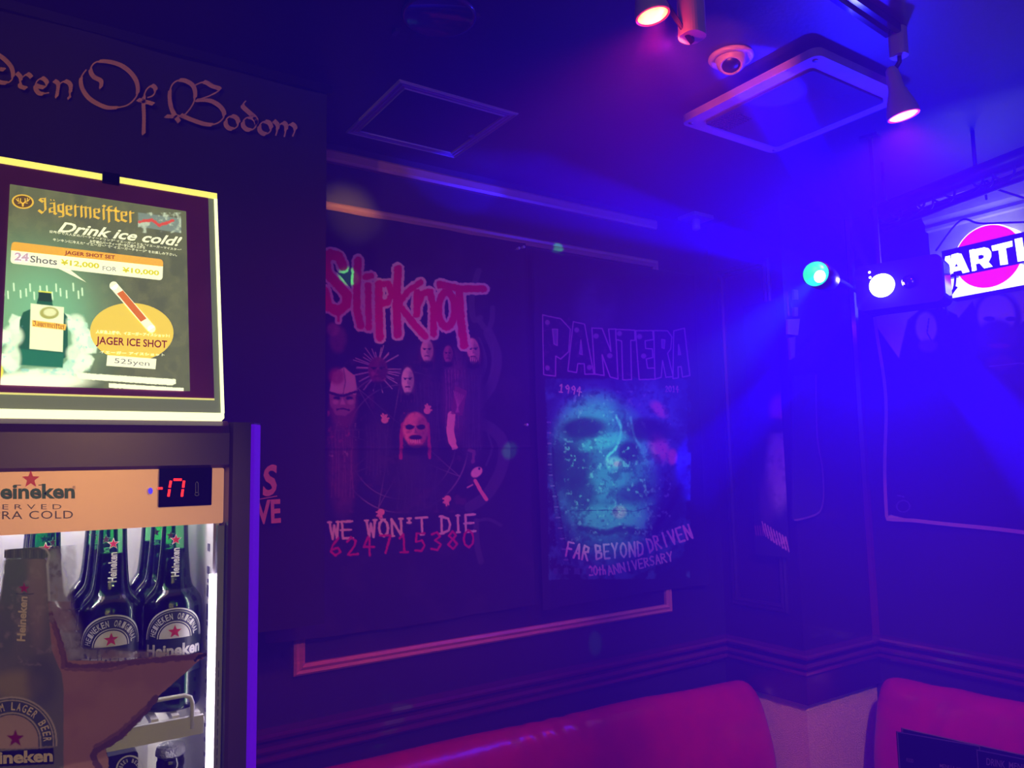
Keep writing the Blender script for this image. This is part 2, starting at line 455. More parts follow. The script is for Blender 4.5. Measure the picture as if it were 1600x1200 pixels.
# ------------------------------------------------------------------ printed cloth: a fine grid whose vertex colours hold the print
def vnoise(x, y, sc, octv=4, seed=0):
    o = np.zeros_like(x); amp = 1.0; tot = 0.0
    for k in range(octv):
        r = np.random.RandomState(seed*31+k); T = r.rand(64, 64)
        u = x*sc*(2**k) + 17.3*k; v = y*sc*(2**k) + 5.1*k
        i = np.floor(u).astype(int); j = np.floor(v).astype(int); fu = u-i; fv = v-j
        fu = fu*fu*(3-2*fu); fv = fv*fv*(3-2*fv)
        a = T[i % 64, j % 64]; b = T[(i+1) % 64, j % 64]; c = T[i % 64, (j+1) % 64]; d = T[(i+1) % 64, (j+1) % 64]
        o += amp*((a*(1-fu)+b*fu)*(1-fv)+(c*(1-fu)+d*fu)*fv); tot += amp; amp *= 0.5
    return o/tot
class Paint:
    def __init__(s, P, base, alpha=1.0):
        s.x, s.y = proj(P)
        s.c = np.tile(lin(base), (len(P), 1)); s.a = np.full(len(P), float(alpha))
    def _mix(s, idx, cov, c, setA=None):
        c = lin(c) if not isinstance(c, np.ndarray) else c
        s.c[idx] = s.c[idx]*(1-cov[:, None]) + c*cov[:, None]
        if setA is not None: s.a[idx] = s.a[idx]*(1-cov) + setA*cov
    def _box(s, x0, y0, x1, y1, m):
        return np.nonzero((s.x > x0-m) & (s.x < x1+m) & (s.y > y0-m) & (s.y < y1+m))[0]
    def _seg(s, idx, pts, r=None):
        d = np.full(len(idx), 1e9); X = s.x[idx]; Y = s.y[idx]
        for i in range(len(pts)-1):
            ax, ay = pts[i][:2]; bx, by = pts[i+1][:2]; dx, dy = bx-ax, by-ay
            t = np.clip(((X-ax)*dx+(Y-ay)*dy)/(dx*dx+dy*dy+1e-9), 0, 1)
            d = np.minimum(d, np.hypot(X-ax-t*dx, Y-ay-t*dy))
        return d
    def stroke(s, pts, w, c, rag=0.0, ragsc=0.25, soft=0.7, op=1.0, seed=3, setA=None):
        P = np.array([p[:2] for p in pts], float); lo = P.min(0); hi = P.max(0)
        idx = s._box(lo[0], lo[1], hi[0], hi[1], w+rag*2+2)
        if not len(idx): return
        d = s._seg(idx, P)
        if rag: d = d + (vnoise(s.x[idx], s.y[idx], ragsc, 3, seed)-0.5)*2*rag
        s._mix(idx, np.clip((w/2-d)/soft+0.5, 0, 1)*op, c, setA)
    def poly(s, pts, c, rag=0.0, ragsc=0.25, soft=0.8, op=1.0, seed=5, setA=None):
        P = np.array(pts, float); lo = P.min(0); hi = P.max(0)
        idx = s._box(lo[0], lo[1], hi[0], hi[1], 3+rag*2+soft)
        if not len(idx): return
        X = s.x[idx]; Y = s.y[idx]; ins = np.zeros(len(idx), bool); n = len(P)
        for i in range(n):
            ax, ay = P[i]; bx, by = P[(i+1) % n]
            cnd = (ay > Y) != (by > Y)
            ins ^= cnd & (X < (bx-ax)*(Y-ay)/(by-ay+1e-12)+ax)
        d = s._seg(idx, np.vstack([P, P[:1]])); d = np.where(ins, -d, d)
        if rag: d = d + (vnoise(X, Y, ragsc, 3, seed)-0.5)*2*rag
        s._mix(idx, np.clip(-d/soft+0.5, 0, 1)*op, c, setA)
    def blob(s, cx, cy, rx, ry, c, rot=0.0, soft=0.5, op=1.0, setA=None, tex=0.0, seed=1):
        m = max(rx, ry)*(1+soft)
        idx = s._box(cx-m, cy-m, cx+m, cy+m, 1)
        if not len(idx): return
        X = s.x[idx]-cx; Y = s.y[idx]-cy; cr, sr = math.cos(rot), math.sin(rot)
        q = np.hypot((X*cr+Y*sr)/rx, (-X*sr+Y*cr)/ry)
        cov = np.clip((1+soft/2-q)/max(soft, 1e-3), 0, 1); cov = cov*cov*(3-2*cov)*op
        if tex: cov = cov*np.clip(1-tex+2*tex*vnoise(s.x[idx], s.y[idx], 0.15, 3, seed), 0, 1)
        s._mix(idx, cov, c, setA)
    def words(s, t, p0, p1, h, c, w=2.0, gap=0.3, rag=0.3, slab=False, **k):
        p0 = np.array(p0, float); p1 = np.array(p1, float); n = len(t)
        U = (p1-p0)/n; up = np.array([-U[1], U[0]]); up = -up/np.linalg.norm(up)
        if up[1] > 0: up = -up
        for i, ch in enumerate(t):
            if ch not in GLYPH: continue
            O = p0 + U*(i+gap/2)
            for st in GLYPH[ch]:
                pts = [O + U*(1-gap)*a + up*h*(1-b) for a, b in st]
                s.stroke(pts, w, c, rag=rag, **k)
                if slab:
                    for e in (pts[0], pts[-1]):
                        s.stroke([e-U*0.14, e+U*0.14], w*0.8, c, rag=rag*0.5, **k)
    def dapple(s, c, sc, thr, op, box=None, seed=9, octv=5):
        idx = np.arange(len(s.x)) if box is None else s._box(*box, 0)
        n = vnoise(s.x[idx], s.y[idx], sc, octv, seed)
        s._mix(idx, np.clip((n-thr)/0.15, 0, 1)*op, c)
def cloth_grid(O, U, V, w, h, step):
    nu = int(w/step)+1; nv = int(h/step)+1
    a = np.linspace(0, w, nu); b = np.linspace(0, h, nv)
    A, B = np.meshgrid(a, b)
    P = np.asarray(O) + A.reshape(-1, 1)*np.asarray(U) + B.reshape(-1, 1)*np.asarray(V)
    return P, A.ravel(), B.ravel(), nu, nv
def grid_obj(name, P, nu, nv, m, paint=None, parent=None, flip=False, thick=0.0):
    off = root_loc(parent) if parent is not None else np.zeros(3)
    i = np.arange((nu-1)*(nv-1)); r, c = i//(nu-1), i % (nu-1); a = r*nu+c
    q = np.stack([a, a+1, a+nu+1, a+nu], 1)
    if flip: q = q[:, ::-1]
    me = bpy.data.meshes.new(name)
    me.vertices.add(len(P)); me.vertices.foreach_set('co', np.ascontiguousarray(P-off, dtype=np.float32).ravel())
    me.loops.add(4*len(q)); me.loops.foreach_set('vertex_index', np.ascontiguousarray(q, dtype=np.int32).ravel())
    me.polygons.add(len(q)); me.polygons.foreach_set('loop_start', np.arange(0, 4*len(q), 4, dtype=np.int32))
    me.polygons.foreach_set('use_smooth', np.ones(len(q), bool))
    me.update(calc_edges=True)
    if paint is not None:
        ca = me.color_attributes.new('print', 'FLOAT_COLOR', 'POINT')
        d = np.concatenate([paint.c, paint.a[:, None]], 1).astype(np.float32)
        ca.data.foreach_set('color', d.ravel())
    me.materials.append(m)
    o = bpy.data.objects.new(name, me); COL.objects.link(o)
    if parent is not None: o.parent = parent
    if thick:
        md = o.modifiers.new('cloth_thickness', 'SOLIDIFY'); md.thickness = thick; md.offset = 0
    return o
m_cloth = vcol('printed_cloth')

# ================================================================== THE ROOM
BX0, BY0 = -2.2, -2.2
struct('floor', MB().box((BX0-.1, BY0-.1, -0.08), (WX+.2, WY+.2, 0)), m_floor)
struct('ceiling', MB().box((BX0-.1, BY0-.1, CEIL), (WX+.2, WY+.2, CEIL+.1)), m_ceil)
struct('wall_front', MB().box((BX0-.1, WY, 0), (WX+.2, WY+.1, CEIL)), m_wall)
struct('wall_right', MB().box((WX, BY0, 0), (WX+.1, WY, CEIL)), m_wall)
struct('wall_left', MB().box((BX0-.1, BY0, 0), (BX0, WY, CEIL)), m_wall)
struct('wall_back', MB().box((BX0, BY0-.1, 0), (WX, BY0, CEIL)), m_wall)
struct('wall_corner', MB().box((CX, CY, 0.80), (WX, WY, CEIL)), m_pier)
pl = MB().box((CX+.006, CY+.006, 0), (WX, WY, 0.79))
struct('wall_corner_plaster', pl, m_cream)
struct('wall_right_upper', MB().box((WX-.012, BY0, 1.98), (WX, 1.43, 2.44)), m_palewall)

# chair rail with a stepped moulding profile, mitred round the corner pier
RAILP = [(0, .795), (.018, .795), (.024, .803), (.024, .812), (.018, .818), (.03, .824), (.034, .832), (.03, .842), (.02, .848), (.026, .854), (.046, .862), (.05, .870), (.046, .878), (0, .880)]
def rail(name, pts, m, prof=RAILP, kind=True):
    """moulding along a floor-plan polyline; the room lies to the right of travel"""
    pts = [np.array(p, float) for p in pts]; path = []
    for i, p in enumerate(pts):
        ds = []
        if i > 0: ds.append((pts[i]-pts[i-1])/np.linalg.norm(pts[i]-pts[i-1]))
        if i < len(pts)-1: ds.append((pts[i+1]-pts[i])/np.linalg.norm(pts[i+1]-pts[i]))
        ns = [np.array([d[1], -d[0]]) for d in ds]
        n = ns[0] if len(ns) == 1 else (ns[0]+ns[1])/(1+ns[0] @ ns[1])
        path.append(((p[0], p[1], 0), (n[0], n[1], 0), (0, 0, 1)))
    mb = MB().sweep(prof, path)
    return struct(name, mb, m)
rail('trim_1', [(BX0, WY), (CX, WY), (CX, CY), (WX, CY), (WX, BY0)], m_rail)
# deep dark skirt under the rail on the pier
struct('trim_2', MB().sweep([(0, .70), (.012, .70), (.012, .795), (0, .795)], [((CX, WY, 0), (-1, 0, 0), (0, 0, 1)), ((CX, CY, 0), (-1, -1, 0), (0, 0, 1)), ((WX, CY, 0), (0, -1, 0), (0, 0, 1))]), m_pier)
# crown strip above the flags, ends short of the pier
struct('trim_3', MB().sweep([(0, 2.438), (.016, 2.438), (.02, 2.446), (.02, 2.468), (.012, 2.476), (0, 2.476)], [((-0.3, WY, 0), (0, -1, 0), (0, 0, 1)), ((2.085, WY, 0), (0, -1, 0), (0, 0, 1))]), m_trim)
# crown moulding of the right wall, two steps
struct('trim_4', MB().sweep([(.012, 2.36), (.03, 2.362), (.034, 2.372), (.028, 2.385), (.045, 2.40), (.05, 2.412), (.06, 2.44), (.085, 2.452), (.09, 2.5), (.012, 2.5)], [((WX, 1.43, 0), (-1, 0, 0), (0, 0, 1)), ((WX, BY0, 0), (-1, 0, 0), (0, 0, 1))]), m_palewall)
def frame_moulding(name, x0, x1, z0, z1, m, plane='Y'):
    mb = MB(); prof = [(0, 0), (0, .010), (.006, .016), (.014, .013), (.022, .018), (.030, .012), (.030, 0)]
    c = [(x0, z0, 1, 1), (x1, z0, -1, 1), (x1, z1, -1, -1), (x0, z1, 1, -1)]
    path = []
    for x, z, sx, sz in c:
        if plane == 'Y': path.append(((x, WY, z), (sx, 0, sz), (0, -1, 0)))
        else: path.append(((CX, x, z), (0, sx, sz), (-1, 0, 0)))
    mb.sweep(prof, path, closed=True)
    return struct(name, mb, m)
frame_moulding('trim_5', .686, 2.092, 1.000, 2.318, m_trim)
frame_moulding('trim_6', 1.80, 2.05, 1.0, 2.30, m_pier, 'X')
# upright bead in the corner of pier and right wall
struct('trim_7', MB().sweep([(0, 0), (.022, 0), (.026, .008), (.018, .02), (.008, .026), (0, .022)], [((WX, CY, .88), (-1, 0, 0), (0, -1, 0)), ((WX, CY, CEIL), (-1, 0, 0), (0, -1, 0))]), m_rail)
struct('trim_8', MB().sweep([(-.004, -.004), (.012, -.004), (.012, .004), (.004, .012), (-.004, .012)], [((CX, CY, .88), (1, 0, 0), (0, 1, 0)), ((CX, CY, CEIL), (1, 0, 0), (0, 1, 0))]), m_pier)

# ================================================================== FLAGS ON THE FRONT WALL
def c1(p): return (490+p[0]/3.871, 370+p[1]/3.871)
def c2(p): return (490+p[0]/4.615, 640+p[1]/4.615)
def c3(p): return (820+p[0]/4.286, 400+p[1]/4.286)
def c4(p): return (820+p[0]/4.0, 660+p[1]/4.0)
def drape(A, B, amp, kx, ph):
    return amp*(np.sin(kx*A+ph)*(0.4+0.6*B/B.max()) + 0.35*np.sin(kx*2.3*A+5*B+ph) + 0.2*np.sin(9*B+3*A))

# ---- band flag with red jagged logo
FX0, FX1, FZ0, FZ1 = 0.60, 1.452, 1.105, 2.285
P, A, B, nu, nv = cloth_grid((FX0, WY-.034, FZ1), (1, 0, 0), (0, 0, -1), FX1-FX0, FZ1-FZ0, 0.0021)
pt = Paint(P, (26, 24, 28))
pt.dapple((44, 40, 50), 0.02, 0.55, 0.5)
# grey hooked emblem behind the figures
GR = (74, 72, 86)
for q, w in (([(1000,205),(965,330),(960,430),(975,500),(1010,490)], 9), ([(1085,430),(1080,510),(1050,560),(1000,500)], 8), ([(1060,580),(1110,720),(1085,880),(1010,1000),(960,1100),(930,1200)], 16), ([(1000,620),(1040,760),(990,900),(900,1030),(870,1190)], 7), ([(1085,640),(1080,820),(1000,980),(950,1080)], 3)):
    pt.stroke([c1(p) for p in smooth_path(q)], w, GR, op=.75)
for q, w in (([(1130,60),(1290,140),(1370,260),(1350,440),(1250,620),(1130,700)], 17), ([(1180,800),(1190,960),(1220,1090)], 9), ([(1260,170),(1290,280),(1250,400)], 3), ([(1180,800),(1270,790),(1350,830)], 5)):
    pt.stroke([c2(p) for p in smooth_path(q)], w, GR, op=.6)
# ring with many-pointed line star
rc = (628, 690)
for r, w, o_ in ((104, 1.8, .55), (84, 1.4, .45)):
    pt.stroke(ell(*rc, r, r*1.06, n=60), w, (150, 130, 140), op=o_)
for k in range(9):
    a = math.radians(40*k-90); b = math.radians(40*(k+4)-90)
    pt.stroke([(rc[0]+104*math.cos(a), rc[1]+108*math.sin(a)), (rc[0]+104*math.cos(b), rc[1]+108*math.sin(b))], 1.3, (140, 120, 130), op=.5)
# dark clothed bodies
for cx, cy, rx, ry in ((537, 760, 30, 90), (590, 690, 34, 60), (637, 700, 30, 70), (665, 640, 32, 75), (652, 770, 48, 60), (705, 640, 34, 80), (735, 620, 30, 90)):
    pt.blob(cx, cy, rx, ry, (20, 18, 24), soft=.6, op=.8)
pt.dapple((90, 50, 66), 0.06, 0.62, 0.5, (515, 560, 745, 800), seed=21)
SK = (214, 178, 158); DK = (22, 14, 20)
def face(cx, cy, rx, ry, c=SK, rot=0.0, eye=1.0, hair=None, mouth=True):
    if hair:
        pt.blob(cx, cy+ry*.2, rx*1.5, ry*1.3, hair, rot, soft=.35, tex=.4)
        for k in range(9):
            t = (k-4)/4; pt.stroke([(cx+t*rx*.6, cy-ry*1.15), (cx+t*rx*1.35, cy-ry*.2), (cx+t*rx*1.5+(k % 3-1)*2, cy+ry*(1.2+.5*(k % 2)))], 1.3, tuple(int(v*(1.3 if k % 2 else .6)) for v in hair), rag=.6, op=.8)
    pt.blob(cx, cy, rx, ry, c, rot, soft=.2)
    pt.blob(cx, cy+ry*.75, rx*.6, ry*.4, c, rot, soft=.4)
    pt.blob(cx+rx*.55, cy+ry*.1, rx*.5, ry*.9, tuple(int(v*.55) for v in c), rot, soft=.8, op=.7)
    idx = pt._box(cx-rx, cy-ry, cx+rx, cy+ry, 0); n = vnoise(pt.x[idx], pt.y[idx], .22, 3, int(cx)); pt.c[idx] *= (0.72+.5*n)[:, None]
    pt.stroke([(cx-rx*.7, cy-ry*.2), (cx-rx*.1, cy-ry*.16)], ry*.09, DK, op=.8); pt.stroke([(cx+rx*.7, cy-ry*.2), (cx+rx*.1, cy-ry*.16)], ry*.09, DK, op=.8)
    for s_ in (-1, 1): pt.blob(cx+s_*rx*.4, cy-ry*.1, rx*.2*eye, ry*.075*eye, DK, rot, soft=.6)
    pt.poly([(cx-rx*.02, cy-ry*.1), (cx+rx*.18, cy+ry*.26), (cx-rx*.12, cy+ry*.28)], tuple(int(v*.6) for v in c), soft=1.5, op=.8)
    if mouth: pt.stroke([(cx-rx*.35, cy+ry*.52), (cx, cy+ry*.49), (cx+rx*.35, cy+ry*.53)], ry*.1, (84, 26, 36))
    pt.blob(cx, cy+ry*1.25, rx*1.1, ry*.35, (18, 14, 20), soft=.7, op=.9)
# worn clothing of the group
for cx, cy, w_, h_, c_ in ((536, 720, 22, 80, (92, 52, 64)), (590, 700, 22, 60, (58, 46, 58)), (640, 690, 18, 60, (52, 42, 56)), (668, 640, 24, 70, (56, 46, 60)), (712, 620, 20, 70, (104, 64, 88)), (738, 640, 18, 90, (60, 50, 68)), (652, 760, 40, 50, (48, 42, 54))):
    pt.blob(cx, cy, w_, h_, c_, soft=.8, op=.75, tex=.8, seed=int(cx+cy))
    for k in range(7): pt.stroke([(cx-w_*.8+k*w_*.26, cy-h_*.6), (cx-w_*.7+k*w_*.24+4*math.sin(k*3), cy), (cx-w_*.8+k*w_*.26, cy+h_*.7)], 1.2, tuple(int(v*1.35) for v in c_), rag=.8, op=.5)
hc = c1((390, 800))
for k in range(34):
    a = 2*math.pi*k/34 + .1*math.sin(k*3)
    if abs(math.sin(a/2+.2)) < .12: continue
    r1 = 36+6*math.sin(k*1.7)
    pt.stroke([(hc[0]+13*math.cos(a), hc[1]+16*math.sin(a)), (hc[0]+r1*math.cos(a), hc[1]+r1*.9*math.sin(a))], 1.3, (190, 165, 170), op=.85)
face(hc[0], hc[1]+1, 15, 20, (118, 52, 66), eye=1.1)
pt.dapple((170, 90, 100), .12, .6, .6, (hc[0]-14, hc[1]-18, hc[0]+14, hc[1]+18), seed=8)
face(*c1((682, 688)), 9.5, 17, SK, hair=(60, 30, 34))
face(*c1((568, 868)), 9, 20, (224, 200, 186), hair=(70, 40, 50))
face(*c1((968, 685)), 9.5, 19, (220, 170, 150), rot=-.15, hair=(50, 22, 30))
for k in range(5): pt.stroke([c1((945+k*11, 725+k)), c1((948+k*11, 755))], 1.2, (40, 10, 20))
face(*c1((815, 708)), 7.5, 13, (150, 84, 96), hair=(50, 26, 34))
# big pale masked head lower left
hx, hy = c1((175, 905))
pt.blob(hx+2, hy+30, 22, 34, (110, 60, 66), soft=.4, op=.9, tex=.5)
pt.poly([(hx-20, hy+6), (hx-14, hy-22), (hx+4, hy-30), (hx+20, hy-18), (hx+24, hy+6), (hx+20, hy+18), (hx-18, hy+16)], (206, 178, 150), soft=2, rag=1)
pt.poly([(hx-20, hy+10), (hx+22, hy+12), (hx+20, hy+34), (hx+6, hy+46), (hx-10, hy+44), (hx-20, hy+26)], (150, 104, 96), soft=2, rag=1.5)
pt.blob(hx-8, hy-16, 13, 13, (150, 50, 60), soft=.7, op=.8, tex=.4); pt.stroke([(hx+3, hy-28), (hx+6, hy-8), (hx+2, hy+12)], 1.5, (130, 96, 90), rag=.5)
pt.stroke([(hx-21, hy+9), (hx-4, hy+14), (hx+4, hy+14), (hx+22, hy+8)], 4, (44, 20, 26), rag=.9)
for s_ in (-.5, .5): pt.blob(hx+2+s_*20, hy+18, 5.5, 3, DK, soft=.5); pt.blob(hx+2+s_*24, hy+24, 5, 4, (206, 160, 140), soft=.8, op=.7)
pt.poly([(hx+1, hy+16), (hx+6, hy+28), (hx-3, hy+28)], (196, 150, 134), soft=1.5); pt.stroke([(hx-8, hy+36), (hx+2, hy+34), (hx+11, hy+37)], 3, (40, 16, 22), rag=.8)
pt.dapple((170, 60, 80), .09, .6, .7, (hx-24, hy+24, hx+26, hy+90), seed=14); pt.dapple((190, 150, 146), .16, .66, .5, (hx-24, hy+50, hx+26, hy+110), seed=15)
pt.blob(*c1((150, 620)), 14, 20, (110, 66, 80), soft=.6, op=.8, tex=.6, seed=4); pt.blob(*c1((120, 560)), 10, 10, (150, 90, 100), soft=.7, op=.7, tex=.6, seed=5)
# bald painted head in front
fx, fy = c2((728, 140))
for s_ in (-1, 1): pt.stroke([(fx+s_*19, fy-8), (fx+s_*21, fy+15), (fx+s_*22, fy+45)], 5, (170, 50, 64), rag=1.2, op=.85)
face(fx, fy, 19, 26, (220, 130, 108), eye=1.5)
pt.dapple((150, 50, 50), .2, .6, .6, (fx-18, fy-26, fx+18, fy+26), seed=33)
for s_ in (-1, 1): pt.blob(fx+s_*9, fy-3, 6, 4.2, DK, soft=.3)
pt.blob(fx, fy+13, 10, 4, (40, 14, 20), soft=.4)
for k in range(5): pt.stroke([(fx-7+k*3.3, fy+17), (fx-7+k*3.3, fy+21)], 1.3, (220, 170, 150))
# hands, arm and a small rag doll
def hand(cx, cy, ang, c=(216, 150, 128), L=9):
    pt.blob(cx, cy, 5.5, 5, c, soft=.25)
    for k in range(4):
        a = ang + (k-1.5)*.34
        pt.stroke([(cx+3*math.cos(a), cy+3*math.sin(a)), (cx+(L+1.5*math.sin(k*2))*math.cos(a), cy+(L+1.5*math.sin(k*2))*math.sin(a))], 2.3, c)
    a = ang+1.25; pt.stroke([(cx, cy), (cx+7*math.cos(a), cy+7*math.sin(a))], 2.3, c)
hand(*c2((515, 75)), -1.7); hand(*c2((965, 640)), 1.9); hand(*c2((490, 735)), 1.9); hand(666, 642, -1.4)
pt.stroke([c1((835,1080)), c2((985,150)), c2((1000,230))], 12, (222, 168, 150), rag=.6)
pt.stroke([c2((1000,220)), c2((1020,270))], 7, (222, 168, 150)); pt.stroke([c2((985,230)), c2((1005,280))], 4, (222, 168, 150))
pt.poly([c1(p) for p in ((860,900),(930,930),(900,1080),(830,1070))], (120, 60, 84), rag=1.5, op=.85)
for k in range(6): pt.stroke([c1((850+k*12, 930+k*6)), c1((880-k*4, 1060))], 1.2, (190, 120, 140), op=.6)
pt.blob(*c2((1180, 450)), 10, 7, (226, 190, 160), rot=-.6, soft=.3); pt.stroke([c2((1170,510)), c2((1210,580)), c2((1255,645))], 5.5, (224, 150, 120), rag=.5)
pt.stroke([c2((1120,290)), c2((1160,300)), c2((1150,380))], 5, (110, 80, 90), rag=1.2); pt.blob(*c2((1200, 425)), 2, 2, DK)
pt.stroke([c2((1110,560)), c2((1150,540))], 2, (200, 160, 150))
# jagged red name
LG = [([(176,175),(150,120),(95,105),(72,140),(80,225),(150,290),(205,350),(200,410),(150,450),(85,420),(62,330)], 15.5), ([(150,440),(152,505)], 5),
      ([(272,140),(266,300),(265,430),(288,535)], 12), ([(318,240),(350,236)], 10), ([(332,290),(335,420),(336,550)], 10),
      ([(395,285),(395,440),(402,610)], 12), ([(395,290),(450,285),(474,345),(450,395),(400,412)], 10),
      ([(508,195),(502,400),(510,590)], 13), ([(645,278),(570,330),(515,405)], 10), ([(520,415),(600,520),(672,605)], 11),
      ([(625,335),(622,470)], 11), ([(625,420),(655,345),(700,335),(722,420),(722,590)], 11),
      (ell(805, 440, 52, 105), 12), ([(758,288),(890,312),(1030,315)], 11), ([(885,315),(895,500),(915,655)], 13), ([(770,290),(760,300)], 9)]
for st, w in LG: pt.stroke([c1(p) for p in st], w+7.5, (206, 186, 178), rag=1.5, ragsc=.3, seed=4)
for st, w in LG: pt.stroke([c1(p) for p in st], w, (196, 16, 40), rag=1.4, ragsc=.35, seed=6)
pt.words("WE WON'T DIE", c2((110, 930)), c2((1180, 872)), 26, (206, 206, 172), w=3.6, slab=True, rag=.5)
pt.words("624715380", c2((105, 1050)), c2((1190, 985)), 27, (178, 24, 56), w=3.2, rag=.7, gap=.38)
d = drape(A, B, .006, 16, .5)
P2 = P.copy(); P2[:, 1] -= d + .010*np.clip((B/B.max()-.75)/.25, 0, 1)*np.sin(A*7+1)
P2[:, 1] -= .0035*np.exp(-((B-.68)/.004)**2)
P2[:, 2] += .012*np.sin(A/A.max()*math.pi)*(B/B.max())**6*-1
fl = grid_obj('band_flag', P2, nu, nv, m_cloth, pt)
tag(fl, 'black cloth band flag with jagged red logo and masked figures on the wall', 'flag')

# ---- band flag with block letters and teal face
GX0, GX1, GZ0, GZ1 = 1.478, 2.262, 1.085, 2.272
P, A, B, nu, nv = cloth_grid((GX0, WY-.032, GZ1), (1, 0, 0), (0, 0, -1), GX1-GX0, GZ1-GZ0, 0.0021)
pt = Paint(P, (24, 22, 28))
pt.blob(930, 480, 30, 40, (70, 70, 100), soft=.9, op=.6, tex=.5, seed=3); pt.blob(945, 460, 12, 20, (30, 28, 40), soft=.8, op=.7)
pt.poly([(852, 592), (1074, 592), (1074, 800), (1070, 868), (980, 905), (868, 880), (862, 780), (853, 690)], (36, 74, 96), rag=2.5, soft=2)
BXF = (850, 590, 1080, 905)
pt.dapple((64, 128, 140), .05, .52, .7, BXF, 41); pt.dapple((20, 40, 70), .09, .56, .7, BXF, 42); pt.dapple((110, 170, 170), .3, .66, .45, (850, 640, 900, 900), 43)
T1 = (70, 158, 164); T2 = (110, 196, 190); PK = (216, 150, 150); DB = (14, 20, 48)
pt.blob(968, 742, 94, 128, (44, 104, 128), soft=.35, op=.9, tex=.25, seed=5)
pt.blob(912, 640, 46, 34, T1, rot=-.5, soft=.9, op=.8, tex=.4, seed=6); pt.blob(1020, 648, 36, 40, T1, rot=.6, soft=.9, op=.7, tex=.4, seed=7)
pt.blob(1030, 640, 16, 9, PK, rot=.7, soft=1, op=.8)
for cx, cy, rx, ry, r_ in ((910, 668, 34, 17, -.1), (1012, 672, 38, 19, .1), (890, 730, 36, 40, .2)): pt.blob(cx, cy, rx, ry, DB, r_, soft=.8, op=.9)
pt.stroke(smooth_path([(962, 650), (970, 672), (962, 700), (948, 715), (952, 735)]), 3.5, T2, rag=1.2, soft=2.5, op=.8)
pt.stroke(smooth_path([(985, 652), (990, 680), (1000, 700)]), 3, T2, rag=1, soft=2.5, op=.7)
pt.blob(945, 690, 34, 10, T1, -.3, soft=.9, op=.8, tex=.4); pt.blob(1022, 704, 24, 26, (90, 170, 180), .5, soft=.9, op=.8, tex=.4, seed=9); pt.blob(1030, 700, 15, 22, PK, -.4, soft=.9, op=.9, tex=.3)
pt.blob(1052, 714, 7, 12, PK, soft=.8, op=.9)
pt.blob(982, 706, 17, 16, DB, -.4, soft=.6, op=.95); pt.blob(960, 724, 14, 9, (150, 190, 190), .2, soft=.9, op=.8); pt.blob(964, 725, 6, 4, PK, soft=.8)
pt.blob(950, 756, 30, 26, (62, 130, 150), -.5, soft=.8, op=.8, tex=.3); pt.blob(992, 770, 34, 14, (26, 44, 84), -.12, soft=.8, op=.85); pt.blob(908, 770, 22, 26, DB, .3, soft=.8, op=.7)
pt.blob(960, 812, 62, 22, (74, 150, 160), .03, soft=.6, op=.85, tex=.25, seed=11); pt.blob(968, 800, 10, 9, (210, 160, 150), soft=.9, op=.8, tex=.4)
pt.stroke([(890, 798), (950, 797), (990, 799), (1030, 788)], 1.2, (16, 30, 60), rag=.6, op=.8)
pt.stroke(smooth_path([(905, 825), (945, 832), (975, 826), (1010, 832), (1045, 800), (1064, 760)]), 10, DB, rag=2, soft=5, op=.85)
pt.blob(1046, 800, 22, 50, DB, .35, soft=.9, op=.7); pt.stroke([(862, 700), (864, 760), (878, 830), (890, 880)], 4, DB, rag=1.5, op=.8)
pt.dapple((16, 40, 70), .07, .55, .65, (870, 610, 1062, 845), 81); pt.dapple((150, 206, 200), .16, .64, .4, (880, 610, 1050, 845), 82); pt.dapple((12, 26, 52), .22, .6, .45, (870, 600, 1070, 880), 83)
for cx, cy, rx, ry, r_ in ((912, 670, 32, 15, -.1), (1014, 674, 36, 17, .1)): pt.blob(cx, cy, rx, ry, DB, r_, soft=.8, op=.8)
for k in range(40):
    y_ = 660+k*5.5; x_ = 853+max(0, (k-14))*1.1
    pt.stroke([(x_, y_), (x_+6, y_)], 2.2, (60, 70, 92) if k % 3 else (150, 150, 160), op=.6)
PT = [([(115,395),(240,420),(305,490),(295,640),(240,690),(207,670),(205,805),(120,795)], [(185,490),(220,490),(217,600),(195,590)]),
      ([(325,440),(405,455),(470,790),(410,790),(405,720),(360,720),(352,780),(290,770)], [(380,560),(392,660),(372,655)]),
      ([(455,480),(520,485),(575,640),(560,490),(605,490),(622,825),(570,810),(520,660),(532,800),(475,790)], None),
      ([(605,492),(735,497),(738,565),(708,565),(715,828),(655,830),(645,570),(607,560)], None),
      ([(742,500),(855,500),(860,560),(805,568),(808,620),(852,622),(856,680),(812,690),(820,752),(872,750),(872,825),(765,828)], None),
      ([(862,500),(960,500),(992,540),(985,620),(962,650),(1002,806),(950,812),(925,700),(915,812),(870,825)], [(917,558),(942,562),(937,620),(920,615)]),
      ([(1005,500),(1075,482),(1108,800),(1062,810),(1054,740),(1034,742),(1036,815),(1000,820)], [(1038,590),(1052,660),(1036,660)])]
for pl_, hole in PT:
    q = [c3(p) for p in pl_]
    pt.poly(q, (34, 16, 48)); pt.dapple((90, 40, 90), .2, .62, .5, (min(p[0] for p in q), min(p[1] for p in q), max(p[0] for p in q), max(p[1] for p in q)), 51)
    pt.stroke(q+[q[0]], 1.6, (170, 120, 170))
    if hole:
        h = [c3(p) for p in hole]; pt.poly(h, (110, 90, 130)); pt.stroke(h+[h[0]], 1.2, (170, 120, 170))
for p in ((150,445),(150,750),(350,495),(440,745),(482,535),(568,668),(630,520),(768,540),(795,670)): pt.blob(*c3(p), 4, 4, (150, 110, 150), soft=.4, op=.8)
pt.words("1994", (871, 612), (911, 617), 12, (216, 210, 150), w=1.9, gap=.3, rag=.4)
pt.words("2014", (1040, 612), (1063, 612), 9, (180, 140, 160), w=1.3, gap=.3, rag=.4)
CRM = (214, 178, 190)
